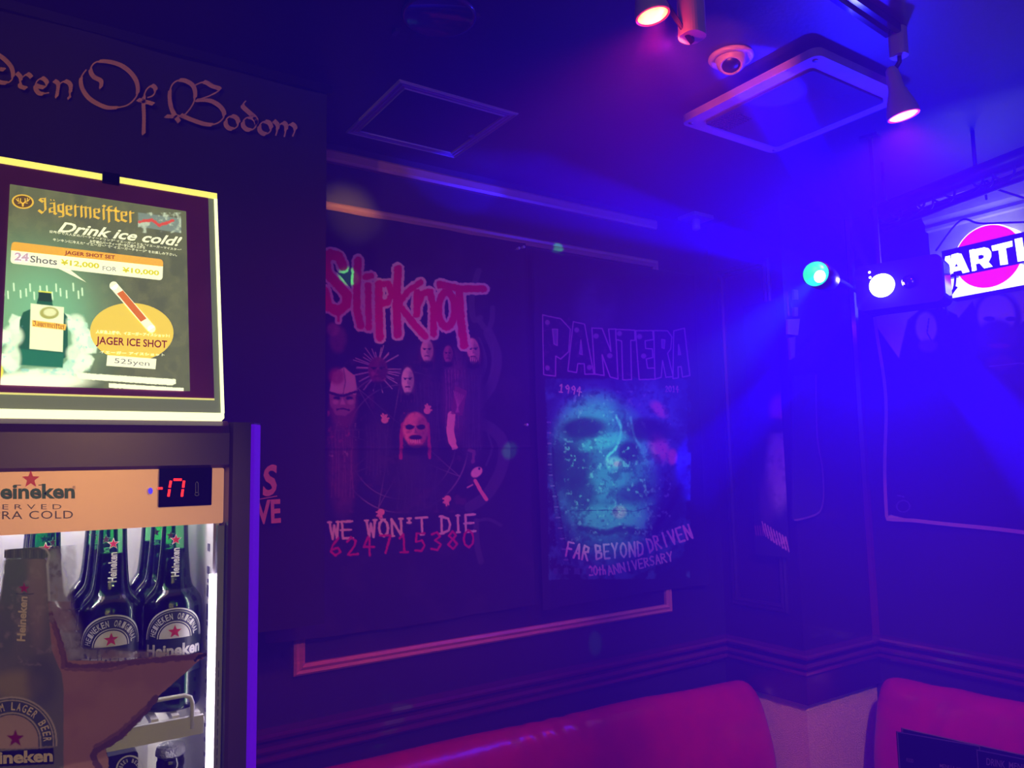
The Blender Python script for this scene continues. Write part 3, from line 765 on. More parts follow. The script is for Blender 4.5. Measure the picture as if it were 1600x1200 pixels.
pt.words("FAR", (881, 868), (919, 876), 22, (222, 190, 180), w=3, gap=.34, rag=.7)
pt.words("BEYOND", (929, 874), (1008, 868), 22, CRM, w=3, gap=.36, rag=.7)
pt.words("DRIVEN", (1015, 864), (1086, 840), 22, CRM, w=3, gap=.36, rag=.7)
pt.words("20th", (919, 899), (948, 897), 14, CRM, w=2.2, gap=.25, rag=.5)
pt.words("ANNIVERSARY", (950, 899), (1056, 876), 14, CRM, w=2.1, gap=.3, rag=.5)
for k in range(4): pt.poly([(861+k*18, 887), (869+k*18, 887), (869+k*18, 897), (861+k*18, 897)], (70, 84, 110), rag=1.5)
d = drape(A, B, .006, 13, 2.0)
P2 = P.copy(); P2[:, 1] -= d + .012*(B/B.max())**3*np.sin(A*9)
P2[:, 1] -= .02*np.exp(-((A-.02)/.03)**2)*(B/B.max())
fl2 = grid_obj('band_flag', P2, nu, nv, m_cloth, pt)
tag(fl2, 'black cloth band flag with block letters and big teal face on the wall', 'flag')

# ---- black flag with gothic title hanging from the ceiling, nearer than the wall
HY = 1.78
m_blackcloth = mat('black_flag_cloth', (18, 16, 20), 0.9, bump=0.1, bscale=700)
ht = thing('hanging_flag', 'black flag with gothic lettering hanging from the ceiling behind the fridge', 'flag', (-0.05, HY, CEIL))
P, A, B, nu, nv = cloth_grid((-.78, HY, CEIL-.012), (1, 0, 0), (0, 0, -1), .655+.78, CEIL-.012-1.19, 0.012)
def hd(x, z): return .004*np.sin(9*x+1)+.003*np.sin(21*x+2*z)
P2 = P.copy(); P2[:, 1] -= hd(P[:, 0], P[:, 2])
grid_obj('flag_cloth', P2, nu, nv, m_blackcloth, None, ht)
MB().box((-.80, HY-.012, CEIL-.022), (.665, HY+.012, CEIL)).build('batten', m_black, ht)
hp = Plane((0, HY-.0125, 0), (0, -1, 0))
m_tan = mat('tan_flag_print', (178, 138, 108), 0.85)
def ce(p): return (p[0]/3.077, 60+p[1]/3.077)
mb = MB()
COB = [[(-35,40),(-20,70),(20,100),(55,140),(62,185),(45,210),(15,214),(-25,200),(-40,170),(-20,150),(20,150)],
 [(82,168),(100,190),(96,228),(124,240)], [(98,196),(130,172),(150,186)],
 [(172,226),(212,236),(226,214),(204,192),(178,206),(170,238),(192,266),(236,262)],
 [(262,205),(280,222),(272,280)], [(278,226),(312,206),(340,228),(332,288)],
 [(415,150),(390,190),(395,240),(430,290),(490,325),(540,335),(610,322),(655,280),(662,230),(640,180),(590,135),(520,112),(460,115),(435,150),(450,185),(485,205),(485,235)],
 [(690,458),(692,380),(690,300),(702,250),(730,228),(748,245),(735,275),(708,285)], [(665,295),(735,315)],
 [(860,400),(825,340),(815,270),(830,220),(870,200),(920,220),(938,260),(930,310),(900,355),(870,375),(798,375)],
 [(930,230),(980,210),(1020,230),(1056,246),(1010,275),(945,298)], [(945,298),(1010,300),(1060,330),(1078,370),(1050,405),(1000,415),(930,395),(870,370)],
 ell(1115,405,31,31,n=9), ell(1200,410,33,31,n=9), [(1182,300),(1166,325),(1190,350),(1228,385),(1233,412)], ell(1275,430,29,30,n=9),
 [(1318,398),(1336,422),(1325,468)], [(1334,426),(1360,406),(1376,424),(1366,474)], [(1374,428),(1400,412),(1420,432),(1406,472)]]
for st in COB: hp.nib(mb, [ce(p) for p in smooth_path(st, 6)], 7.2, 42, thin=.3)
mb.build('title_lettering', m_tan, ht)
mb = MB()
hp.text(mb, 'S', (410, 778), (432, 772), (412, 729), bold=.03); hp.text(mb, 'VE', (400, 820), (439, 817), (399, 782), bold=.03)
hp.line(mb, [(400, 781), (433, 775)], .002)
mb.build('slogan_lettering', m_tan, ht)

# push pins
m_pin = mat('clear_pin', (190, 190, 200), 0.15)
def pin(p, label, n=(0, -1, 0)):
    n = np.asarray(n, float); mb = MB()
    a = np.cross(n, (0, 0, 1)); b = np.array([0, 0, 1.0])
    p = np.asarray(p)
    mb.lathe([(.001, -.012), (.001, 0), (.0045, .001), (.003, .004), (.003, .009), (.005, .011), (.0045, .013), (.001, .0135)], 10, M=lambda q: p + a*q[0] + b*q[1] + n*q[2])
    o = mb.build('push_pin', m_pin, None, p)
    tag(o, label, 'pin')
pin(onY(808, 389, WY-.05), 'clear push pin in the top right corner of the red logo flag')
pin(onY(815.5, 387, WY-.05), 'clear push pin in the top left corner of the teal face flag')
pin(onY(820.5, 664, WY-.06), 'clear push pin halfway down the gap between the two band flags')

# ================================================================== FRIDGE
FY = .87
FXL, FXR = -.19, .252
FT, FB = 1.604, .86
m_fr = mat('silver_grey_paint', (92, 62, 100), 0.3, metal=.25, spec=.6)
m_frdark = mat('grey_enamel', (120, 110, 118), 0.35)
m_liner = mat('white_liner', (236, 232, 240), 0.45)
m_gold = bpy.data.materials.new('backlit_gold_panel'); m_gold.use_nodes = True
gb = m_gold.node_tree.nodes['Principled BSDF']
gb.inputs['Base Color'].default_value = L4((170, 128, 104)); gb.inputs['Metallic'].default_value = .6; gb.inputs['Roughness'].default_value = .38
gb.inputs['Emission Color'].default_value = L4((236, 160, 146)); gb.inputs['Emission Strength'].default_value = .40
fr = thing('drinks_fridge', 'small glass-door drinks fridge with gold header and glowing inside, left of picture', 'fridge', (.03, FY, FB))
# outer cabinet: sides, back, top, base as one shell
mb = MB()
mb.box((FXL, .925, FB), (FXL+.028, 1.33, FT)); mb.box((FXR-.028, .925, FB), (FXR, 1.33, FT)); mb.box((FXL+.028, 1.30, FB), (FXR-.028, 1.33, FT))
mb.box((FXL+.028, .925, FT-.05), (FXR-.028, 1.30, FT)); mb.box((FXL+.028, .925, FB), (FXR-.028, 1.30, FB+.07))
mb.build('cabinet', m_frdark, fr)
IX0, IX1, IY1, IZ0, IZ1 = FXL+.046, .2055, 1.285, FB+.075, FT-.055
mb = MB()
mb.box((IX0-.006, .905, IZ0), (IX0, IY1, IZ1)); mb.box((IX1, .905, IZ0), (IX1+.006, IY1, IZ1)); mb.box((IX0, IY1, IZ0), (IX1, IY1+.006, IZ1))
mb.box((IX0, .905, IZ1-.004), (IX1, IY1, IZ1+.002)); mb.box((IX0, .905, IZ0), (IX1, IY1, IZ0+.004))
mb.build('liner', m_liner, fr)
# front frame with chamfered posts: sweep of the post section, right and left, plus top and bottom bars
def post(x_in, x_out, s):
    # outline in plan from the inner front edge round the chamfer to the back
    return [(x_in, FY+.04), (x_in, FY+.003), (x_in+s*.003, FY), (x_out-s*.017, FY), (x_out-s*.013, FY+.002), (x_out-s*.002, FY+.018), (x_out, FY+.024), (x_out, FY+.052), (x_in, FY+.052)]
for xi, xo, s_ in ((.2135, FXR, 1), (FXL+.0385, FXL, -1)):
    pts = post(xi, xo, s_)
    MB().sweep([(p[0], p[1]) for p in (pts if s_ > 0 else pts[::-1])], [((0, 0, FB+.03), (1, 0, 0), (0, 1, 0)), ((0, 0, FT-.002), (1, 0, 0), (0, 1, 0))]).build('door_post', m_fr, fr)
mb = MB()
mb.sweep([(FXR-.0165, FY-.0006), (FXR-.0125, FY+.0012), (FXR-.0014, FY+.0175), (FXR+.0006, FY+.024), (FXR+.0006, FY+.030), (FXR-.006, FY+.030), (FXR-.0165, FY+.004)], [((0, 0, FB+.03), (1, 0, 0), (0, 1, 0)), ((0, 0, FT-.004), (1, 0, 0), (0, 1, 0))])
mb.build('blue_edge_strip', emit('blue_edge_emission', (74, 6, 214), 1.0, (60, 20, 120)), fr)  # even blue put into the chamfer strip as emission
mb = MB()
prof = [(FY+.052, FT-.051), (FY+.004, FT-.051), (FY, FT-.048), (FY-.001, FT-.014), (FY+.002, FT-.006), (FY+.008, FT-.001), (FY+.014, FT), (FY+.052, FT)]
mb.sweep(prof, [((FXL+.0395, 0, 0), (0, 1, 0), (0, 0, 1)), ((.2125, 0, 0), (0, 1, 0), (0, 0, 1))])
mb.build('top_bar', m_fr, fr)
MB().box((FXL+.0395, FY, FB+.03), (.2125, FY+.05, FB+.08)).build('bottom_bar', m_fr, fr)
MB().box((FXL+.01, FY+.03, FB), (FXR-.01, FY+.08, FB+.028)).build('kick_plate', m_black, fr)
# header
GP = Plane((0, FY+.004, 0), (0, -1, 0))
hdr = MB().rbox((FXL+.04, FY+.0045, 1.4935), (.2085, FY+.034, 1.5525), .002, 1).build('header_panel', m_gold, fr)
mg = mat('header_green_print', (40, 96, 48), 0.4); mr = emit('header_red_print', (196, 30, 34), .35); mgr = mat('header_grey_print', (110, 84, 70), 0.4)
mb = MB(); GP.text(mb, 'Heineken', (-27, 780.5), (117, 779), (-27, 756), bold=.035); mb.build('brand_lettering', mg, hdr)
mb = MB(); GP.star(mb, (48, 749), 14.5); mb.build('star', mr, hdr)
mb = MB()
GP.text(mb, 'SERVED', (-15, 796), (96, 795.5), (-15, 788), spacing=1.6, bold=-.005); GP.text(mb, 'EXTRA COLD', (-48, 812), (114, 810), (-48, 799), spacing=1.1)
GP.line(mb, [(24, 758), (33, 758)], .0008); GP.line(mb, [(60, 758), (69, 757.5)], .0008); GP.text(mb, '®', (113, 765), (118, 765), (113, 759))
mb.build('slogan_lettering', mgr, hdr)
# thermostat
q = [GP.at(*p) for p in ((248, 732), (330, 733), (328, 789), (246, 791))]
mb = MB(); q = np.array(q); mb.rbox((q[:, 0].min(), FY-.001, q[:, 2].min()), (q[:, 0].max(), FY+.01, q[:, 2].max()), .001, 1)
th = mb.build('thermostat', m_blackg, fr)
TP = Plane((0, FY-.0012, 0), (0, -1, 0))
m_led = emit('red_led', (255, 24, 30), 2.4)
mb = MB()
def seg(p, q, w=.0024): TP.line(mb, [p, q], w, .0004)
seg((246.5, 763), (254, 763)); seg((267, 751), (265, 762)); seg((264.8, 764.5), (263, 776)); seg((271, 749.5), (284, 749.5)); seg((287.5, 751), (286, 762)); seg((285.6, 764.5), (284, 776))
mb.build('digits', m_led, th)
mb = MB(); TP.line(mb, [(305.5, 770), (305.5, 755), (307.5, 752.5), (309.5, 755), (309.5, 770)], .0006); TP.line(mb, ell(307.5, 772, 3, 2.4), .0006); mb.build('thermometer_icon', mat('icon_grey', (110, 100, 120), .4), th)
mb = MB(); TP.disc(mb, (235, 767), 3.6, 5, .0006); mb.build('indicator_lamp', emit('blue_led', (50, 30, 255), 1.6), hdr)
# glass, gasket, LED strip
GY = FY+.012
door = MB().box((FXL+.0395, GY, FB+.08), (.2135, GY+.003, 1.4930)).build('glass_door', thin_glass('door_glass', (.93, .95, .95), .05), fr)
m_gask = mat('lilac_clear_plastic', (170, 165, 185), 0.2)
mb = MB()
mb.box((FXL+.040, GY+.005, FB+.085), (FXL+.046, GY+.014, 1.490)); mb.build('gasket', m_gask, fr)
gk = MB().box((.2062, GY+.005, FB+.085), (.2132, GY+.014, 1.490)).build('gasket', m_gask, fr)
mb = MB()
for k in range(40): mb.box((.2092, GY+.0042, FB+.09+k*.01), (.2098, GY+.005, FB+.097+k*.01))
mb.build('seam', m_black, gk)
m_strip = emit('cool_led', (212, 194, 255), 15)
mb = MB(); mb.box((IX1-.0035, .9015, 1.06), (IX1-.0005, .9045, 1.437)); mb.build('led_strip', m_strip, fr)
m_strip2 = emit('cool_led_top', (206, 194, 255), 48)
for a_, b_ in (((IX0+.02, .912, IZ1-.010), (IX1-.02, .930, IZ1-.0045)), ((IX0+.02, IY1-.030, IZ1-.010), (IX1-.02, IY1-.012, IZ1-.0045)), ((IX0+.02, IY1-.02, 1.262), (IX1-.02, IY1-.012, 1.270))):
    MB().box(a_, b_).build('led_bar', m_strip2, fr)
# printed slots and marks on the side wall channel
mb = MB()
for k in range(22):
    z = 1.10+k*.0155; mb.box((IX1-.0008, .921, z), (IX1-.0003, .926, z+.004))
for k, (z, h) in enumerate(((1.46, .012), (1.435, .012), (1.41, .018), (1.385, .024))): mb.box((IX1-.0008, .918, z), (IX1-.0003, .928, z+h*.7))
mb.build('shelf_slots', mat('slot_grey', (90, 84, 110), .5), fr)
# shelf with front loop rail
SZ = 1.293
m_wire = mat('white_coated_wire', (225, 222, 235), 0.3)
shelf = MB()
for k in range(17): 
    x = IX0+.008+k*.0205; shelf.box((x-.0035, .905, SZ-.006), (x+.0035, IY1-.005, SZ))
for y in (.905, 1.0, 1.1, 1.2, IY1-.008): shelf.box((IX0+.002, y-.003, SZ-.012), (IX1-.006, y+.003, SZ-.006))
sh = shelf.build('shelf', m_wire, fr)
MB().box((IX0+.004, .897, SZ-.021), (IX1-.008, .903, SZ-.002)).build('price_rail', m_wire, sh)
mb = MB()
mb.tube([(.186, .898, SZ-.014), (.186, .898, SZ+.012), (.184, .898, SZ+.018), (.178, .898, SZ+.021), (-.11, .898, SZ+.021), (-.118, .898, SZ+.018), (-.12, .898, SZ+.012), (-.12, .898, SZ-.014)], .0023, 8)
mb.build('guard_rail', m_wire, sh)
LZ = 1.022
shelf = MB()
for k in range(17):
    x = IX0+.008+k*.0205; shelf.box((x-.0025, .905, LZ-.006), (x+.0025, IY1-.005, LZ))
for y in (.905, 1.1, IY1-.008): shelf.box((IX0+.002, y-.003, LZ-.012), (IX1-.006, y+.003, LZ-.006))
shelf.build('shelf', m_wire, fr)

# door sticker: torn brown card with a big bottle printed on it
DPY = GY-.0006
cx0 = -.150; cz1 = 1.480; cz0 = 1.16; cx1 = .204
P, A, B, nu, nv = cloth_grid((cx0, DPY, cz1), (1, 0, 0), (0, 0, -1), cx1-cx0, cz1-cz0, 0.00075)
pt = Paint(P, (120, 84, 70), 0.0)
def d1(p): return (p[0]/3.243, 830+p[1]/3.243)
# frosty smoke breathing over the glass beside the printed bottle
for cx, cy, rx, ry, o_ in ((85, 905, 16, 60, .75), (95, 955, 18, 50, .7), (108, 1000, 20, 40, .65), (150, 1022, 60, 10, .55), (110, 880, 10, 40, .35), (230, 1023, 70, 6, .5)):
    pt.blob(cx, cy, rx, ry, (205, 200, 225), soft=.9, op=min(1, o_*1.25), setA=.85, tex=.6, seed=int(cx))
BR = [(236,300),(255,400),(290,470),(318,560),(345,655),(430,655),(600,660),(700,645),(880,632),(1048,618),(960,700),(800,840),(720,925),(665,985),(640,1035),(560,1078),(535,1105),(552,1160),(545,1300),(560,1700),(-800,1700),(-800,600),(-300,500),(20,360)]
pt.poly([d1(p) for p in BR], (196, 142, 112), rag=.8, ragsc=.3, setA=1.0, soft=.7)
pt.dapple((178, 124, 98), .02, .45, .6, (-300, 940, 330, 1400), 61)
# torn plies along the rim
for q, w, c in (([(255,420),(300,540),(330,680),(430,690),(540,680),(700,662),(1020,632)], 9, (128, 84, 74)), ([(330,700),(420,700),(560,705),(640,680)], 5, (158, 108, 88)), ([(270,480),(315,600),(320,690)], 6, (146, 98, 82)),
                ([(790,845),(720,930),(660,990),(580,1060),(490,1110),(470,1140),(500,1200),(520,1320)], 10, (120, 80, 70)), ([(740,890),(600,1020),(480,1090)], 5, (150, 102, 84)), ([(1040,622),(990,650)], 6, (40, 26, 26))):
    pt.stroke([d1(p) for p in q], w, c, rag=2.2, ragsc=.2, setA=1.0)
# bottle
BT = [(28,140),(22,200),(8,300),(-20,440),(-60,560),(-100,680),(-140,760),(-150,900),(-150,1700),(322,1700),(322,790),(312,720),(285,660),(262,600),(252,480),(244,330),(238,200),(232,140)]
pt.poly([d1(p) for p in BT], (132, 128, 96), setA=1.0)
pt.blob(*d1((60,240)), 24, 50, (108, 124, 84), soft=.8, op=.7); pt.blob(*d1((190,300)), 14, 80, (176, 150, 134), soft=.9, op=.7); pt.blob(*d1((90,780)), 40, 22, (188, 166, 84), soft=.9, op=.8)
pt.blob(*d1((215,760)), 24, 40, (100, 98, 76), soft=.9, op=.7); pt.blob(*d1((20,500)), 18, 40, (104, 112, 80), soft=.8, op=.6)
pt.dapple((192, 170, 156), .1, .58, .4, (0, 860, 90, 1040), 66)
pt.poly([d1(p) for p in ((20,110),(30,85),(70,74),(190,74),(232,86),(246,110),(244,132),(225,140),(40,140),(22,134))], (104, 112, 66), setA=1.0)
for k in range(11): pt.stroke([d1((32+k*20, 96)), d1((32+k*20, 134))], 1.3, (66, 80, 44) if k % 2 else (150, 150, 110), op=.7)
pt.stroke([d1(p) for p in ((30,92),(70,72),(190,72),(236,92),(250,120),(240,170),(246,260),(250,350))], 3.2, (232, 228, 250), soft=2.5, op=.9, setA=1.0)
pt.stroke([d1((22,150)), d1((8,300)), d1((-20,430))], 2, (200, 190, 210), soft=2, op=.7, setA=1.0)
# label on the printed bottle
def arch(cx, cy, rx, ry, down): return ell(cx, cy, rx, ry, 180, 360, 24) + [(cx+rx, cy+down), (cx-rx, cy+down)]
lc = d1((60, 1050))
for r, c in ((71, (216, 198, 176)), (68, (86, 92, 68)), (66, (216, 198, 176)), (64, (84, 88, 66)), (46, (216, 198, 176)), (43.5, (84, 88, 66)), (41.5, (214, 178, 152))):
    pt.poly(arch(lc[0], lc[1]+4, r, r*.98, 8 if r > 50 else 12), c, setA=1.0)
pt.poly([d1(p) for p in ((-150,1125),(272,1098),(274,1180),(-150,1200))], (28, 24, 26), setA=1.0)
pt.stroke([d1((-150,1118)), d1((272,1092))], 1.4, (176, 158, 140), setA=1.0)
st = d1((78, 1050)); SP = []
for k in range(10):
    t = -math.pi/2+k*math.pi/5; r_ = 14.5 if k % 2 == 0 else 6; SP.append((st[0]+r_*math.cos(t), st[1]+r_*math.sin(t)))
pt.poly(SP, (150, 26, 40), setA=1.0)
st = d1((122, 290)); SP = []
for k in range(10):
    t = -math.pi/2+k*math.pi/5; r_ = 8.5 if k % 2 == 0 else 3.6; SP.append((st[0]+r_*math.cos(t), st[1]+r_*math.sin(t)))
pt.poly(SP, (196, 40, 48), setA=1.0)
pt.stroke([d1((80,318)), d1((170,318))], 1.2, (70, 72, 54), setA=1.0)
m_stk = vcol('printed_sticker', 0.35, alpha=True, bump=0)
nt = m_stk.node_tree; tr_ = nt.nodes.new('ShaderNodeBsdfTranslucent'); mxs = nt.nodes.new('ShaderNodeMixShader'); mxa = nt.nodes.new('ShaderNodeMixShader'); tp_ = nt.nodes.new('ShaderNodeBsdfTransparent')
bs_ = nt.nodes['Principled BSDF']; at_ = [n for n in nt.nodes if n.type == 'ATTRIBUTE'][0]
for l in list(bs_.inputs['Alpha'].links): nt.links.remove(l)
mxs.inputs[0].default_value = .5
nt.links.new(at_.outputs['Color'], tr_.inputs[0]); nt.links.new(bs_.outputs[0], mxs.inputs[1]); nt.links.new(tr_.outputs[0], mxs.inputs[2])
nt.links.new(at_.outputs['Alpha'], mxa.inputs[0]); nt.links.new(tp_.outputs[0], mxa.inputs[1]); nt.links.new(mxs.outputs[0], mxa.inputs[2]); nt.links.new(mxa.outputs[0], nt.nodes['Material Output'].inputs['Surface'])
stk = grid_obj('torn_card_sticker', P, nu, nv, m_stk, pt, fr)
DP = Plane((0, DPY, 0), (0, -1, 0))
mt = mat('sticker_pale_print', (190, 172, 150), .4)
mb = MB(); DP.text(mb, 'Heineken', d1((128, 558)), d1((140, 332)), d1((84, 555)), .0004, bold=.03); mb.build('neck_lettering', mt, stk); mb = MB()
DP.text(mb, 'Heineken', d1((-140, 1186)), d1((268, 1168)), d1((-140, 1120)), .0004, bold=.04)
def arc_text(pl_, mb, t, c, r, h, a0, a1, off, bold=.02, ry=1.0, wf=.78):
    n = len(t)
    for i, ch in enumerate(t):
        if ch == ' ': continue
        a = math.radians(a0+(a1-a0)*(i+.5)/n); wd = math.radians(abs(a1-a0)/n)*r*wf
        bx, by = c[0]+r*math.cos(a), c[1]+r*ry*math.sin(a); tx, ty = -math.sin(a), math.cos(a)*ry; ox, oy = math.cos(a), math.sin(a)*ry
        bl = (bx-tx*wd/2, by-ty*wd/2); br = (bx+tx*wd/2, by+ty*wd/2)
        pl_.text(mb, ch, bl, br, (bl[0]+ox*h, bl[1]+oy*h), off, bold)
mb.build('brand_lettering', mt, stk); mb = MB()
arc_text(DP, mb, 'PREMIUM LAGER BEER', (lc[0], lc[1]+4), 49, 13, 192, 362, .0004, ry=.98)
mb.build('ring_lettering', mt, stk)

# ---- bottles in the fridge
m_bglass = thin_glass('green_bottle_glass', (.42, .84, .48), .07, .03)
m_beer = mat('dark_beer', (10, 22, 12), 0.08, spec=.4)
m_cap = mat('green_crown_cap', (40, 84, 46), .35, metal=.5)
m_lblk = mat('label_dark', (22, 34, 30), .4); m_lwht = mat('label_white', (215, 212, 225), .45); m_lred = mat('label_red', (206, 24, 40), .45)
def cyl(u, v, r): a = u/r; return (r*math.sin(a), -r*math.cos(a), v)
def cyl_grid(mb, pts2, faces, r, sub=None):
    P = [cyl(u, v, r) for u, v in pts2]; mb.add(P, faces)
def arch_patch(mb, w, h0, r, inner=None, n=24):
    """half-round patch standing on v=h0, half width w; ring when inner given"""
    V = []; Fs = []
    K = 5
    for k in range(n+1):
        t = math.pi*k/n; c_, s_ = math.cos(t), math.sin(t)
        for j in range(K):
            f = (inner if inner else 0) + (w-(inner if inner else 0))*j/(K-1)
            V.append((f*c_, h0+f*s_))
    for k in range(n):
        for j in range(K-1):
            a = k*K+j; Fs.append((a, a+1, a+K+1, a+K))
    cyl_grid(mb, V, Fs, r)
def rect_patch(mb, u0, u1, v0, v1, r, n=14):
    V = []; Fs = []
    for k in range(n+1):
        u = u0+(u1-u0)*k/n; V += [(u, v0), (u, v1)]
    for k in range(n): Fs.append((2*k, 2*k+2, 2*k+3, 2*k+1))
    cyl_grid(mb, V, Fs, r)
def cyl_text(mb, t, bl, br, tl, r, bold=.02):
    V, Fc = text2d(t, bold); lo = V.min(0); hi = V.max(0); q = (V-lo)/(hi-lo)
    bl, br, tl = [np.array(p, float) for p in (bl, br, tl)]
    P = bl + q[:, :1]*(br-bl) + q[:, 1:]*(tl-bl)
    cyl_grid(mb, P, Fc, r)
def star_patch(mb, c, s_, r):
    V = [(c[0], c[1])]
    for k in range(10):
        t = math.pi/2+k*math.pi/5; q = s_ if k % 2 == 0 else s_*.42; V.append((c[0]+q*math.cos(t), c[1]+q*math.sin(t)))
    cyl_grid(mb, V, [(0, 1+k, 1+(k+1) % 10) for k in range(10)], r)
BPROF = [(.026, 0), (.0295, .002), (.0305, .006), (.0305, .106), (.0300, .112), (.0280, .118), (.0245, .123), (.0210, .127), (.0185, .132), (.0172, .139), (.0160, .152), (.0146, .172), (.0136, .195), (.0132, .208), (.0142, .2095), (.0142, .215), (.0132, .2165), (.0132, .222)]
def neck_r(z): return float(np.interp(z, [p[1] for p in BPROF], [p[0] for p in BPROF]))
def neck_text(mb, t, z0, z1, w, dr, bold):
    V, Fc = text2d(t, bold); lo = V.min(0); hi = V.max(0); q = (V-lo)/(hi-lo)
    P = []
    for a, b in q:
        z = z0+(z1-z0)*a; r_ = neck_r(z)+dr; P.append(cyl(w*(.5-b), z, r_))
    mb.add(P, Fc)
def make_bottle():
    t = thing('beer_bottle', 'x', 'bottle', (0, 0, 0))
    MB().lathe(BPROF, 28).build('bottle_glass', m_bglass, t)
    MB().lathe([(max(r-.0016, .001), z+.002) for r, z in BPROF if z < .168] + [(neck_r(.170)-.0016, .170)], 24).build('beer', m_beer, t)
    MB().lathe([(.0136, .2155), (.0150, .2165), (.0148, .220), (.0138, .224), (.0100, .2255), (.001, .2258)], 20).build('crown_cap', m_cap, t)
    R1 = .0309
    mb = MB(); rect_patch(mb, -.0335, .0335, .040, .0765, R1, 20); arch_patch(mb, .0335, .0765, R1); lab = mb.build('label', m_lblk, t)
    mb = MB(); arch_patch(mb, .0330, .0765, R1+.0002, .0315); arch_patch(mb, .0160, .0775, R1+.0003); arch_patch(mb, .0182, .0775, R1+.0002, .0173); arch_patch(mb, .0300, .0765, R1+.0002, .0296)
    cyl_text(mb, 'Heineken', (-.031, .0585), (.031, .0585), (-.031, .0715), R1+.0003, .035)
    s_ = 'HEINEKEN ORIGINAL'; n = len(s_)
    for i, ch in enumerate(s_):
        if ch == ' ': continue
        a = math.radians(174-168*(i+.5)/n); r0 = .0205
        b = np.array([r0*math.cos(a), .0770+r0*math.sin(a)]); tx = np.array([math.sin(a), -math.cos(a)]); ox = np.array([math.cos(a), math.sin(a)])
        w = .0031
        cyl_text(mb, ch, b-tx*w/2, b+tx*w/2, b-tx*w/2+ox*.0066, R1+.0003, .02)
    mb.build('label_lettering', m_lwht, lab)
    mb = MB(); star_patch(mb, (0, .0845), .0072, R1+.0005); mb.build('label_star', m_lred, lab)
    mb = MB(); neck_text(mb, 'Heineken', .141, .172, .0085, .0006, .03); nl = mb.build('neck_lettering', m_lwht, t)
    mb = MB(); star_patch(mb, (0, .181), .0066, neck_r(.174)+.0006); mb.build('neck_star', m_lwht, nl)
    mb = MB(); star_patch(mb, (0, .181), .0050, neck_r(.174)+.0009); mb.build('neck_star', m_lred, nl)
    return t
bot = make_bottle()
xs = [.1108, .1735, .0482, -.0144]
BZ = SZ+.0005
lbl = ['green beer bottle, second from right in the front row of the top shelf', 'green beer bottle farthest right in the front row of the top shelf',
       'green beer bottle on the top shelf half hidden by frost beside the printed bottle', 'green beer bottle on the top shelf at the left edge of the picture']
for i, x in enumerate(xs):
    o = bot if i == 0 else dup(bot, (x, .946, BZ))
    o.location = (x, .946, BZ); o['label'] = lbl[i]; o['group'] = 'beer bottles on the top fridge shelf'
    o.rotation_euler.z = -math.atan2(x, .95)*.6
for j, y in enumerate((1.0125, 1.079)):
    for i, x in enumerate(xs):
        o = dup(bot, (x-.001, y, BZ), 'green beer bottle behind the front row on the top fridge shelf', 'beer bottles in the back rows of the top shelf')
        o.rotation_euler.z = .4*(i-j)
# black bottle with silver cap on the lower shelf
m_dglass = mat('black_brown_glass', (14, 12, 14), .1, spec=.6); m_scap = mat('silver_cap', (190, 190, 200), .25, metal=.9, bump=.6, bscale=500)
def dark_bottle(x, y, label):
    t = thing('beer_bottle', label, 'bottle', (x, y, LZ+.0005), 'dark bottles on the lower fridge shelf')
    MB().lathe(BPROF, 24, (x, y, LZ+.0005)).build('bottle_glass', m_dglass, t)
    MB().lathe([(.0138, .2210), (.0156, .2225), (.0152, .227), (.0138, .231), (.0100, .2325), (.001, .2328)], 24, (x, y, LZ+.0005)).build('crown_cap', m_scap, t)
    return t
p = onY(262, 1168, .935); dark_bottle(p[0]+.004, .940, 'dark beer bottle with a silver cap under the shelf rail')
# black can carton beside it with a round logo
p = onY(203, 1195, .912)
ct = thing('beer_carton', 'black carton with a round pale ring logo on the lower shelf', 'carton', (p[0]-.005, .94, LZ+.0005))
MB().rbox((p[0]-.06, .915, LZ+.0005), (p[0]+.008, 1.10, 1.262), .004, 1).build('carton_body', m_black, ct)
CPn = Plane((0, .915, 0), (0, -1, 0)); mb = MB()
CPn.line(mb, ell(203, 1203, 21, 22, n=36), .0016, .0004); arc_text(CPn, mb, 'BREW BEER', (203, 1203), 12, 6, 190, 350, .0004); mb.build('ring_logo', m_lwht, ct)

# ---- bar counter carrying the fridge (below the frame)
bc = thing('bar_counter', 'dark wooden bar counter under the glass-door fridge', 'counter', (.0, 1.08, 0))
MB().rbox((-.9, .78, .815), (.42, 1.42, .86), .01, 2).build('counter_top', m_rail, bc)
MB().box((-.86, .86, 0), (.38, 1.38, .815)).build('counter_body', m_pier, bc)

# ================================================================== LIGHTBOX ON THE FRIDGE
tl_ = math.radians(11.8)
LU = np.array([0, math.sin(tl_), math.cos(tl_)]); LN = np.array([0, -math.cos(tl_), math.sin(tl_)]); LX = np.array([1.0, 0, 0])
LO = np.array([.208, .874, 1.6065])
LW, LH = .240, .277
lb = thing('lightbox_sign', 'glowing drinks advert lightbox leaning back on top of the fridge', 'sign', (.088, .90, 1.605))
def lp(u, v, n=0.0): return LO - LX*(LW-u) + LU*v + LN*n
def lbox(mb, u0, u1, v0, v1, n0, n1): return mb.box((u0, n0, v0), (u1, n1, v1), M=lambda q: lp(q[0], q[2], q[1]))
m_yel = emit('edge_lit_acrylic', (240, 232, 130), 1.15); m_yelw = emit('edge_lit_acrylic_bright', (252, 255, 226), 1.5)
m_rim = emit('grey_green_acrylic', (126, 132, 112), .55, (120, 126, 108)); m_bord = mat('plum_print_border', (176, 96, 150), .25, noise=.1, nscale=20)
mb = MB(); lbox(mb, .004, LW-.004, .004, LH-.004, -.034, -.012); mb.build('back_case', m_black, lb)
mb = MB(); e = .0035
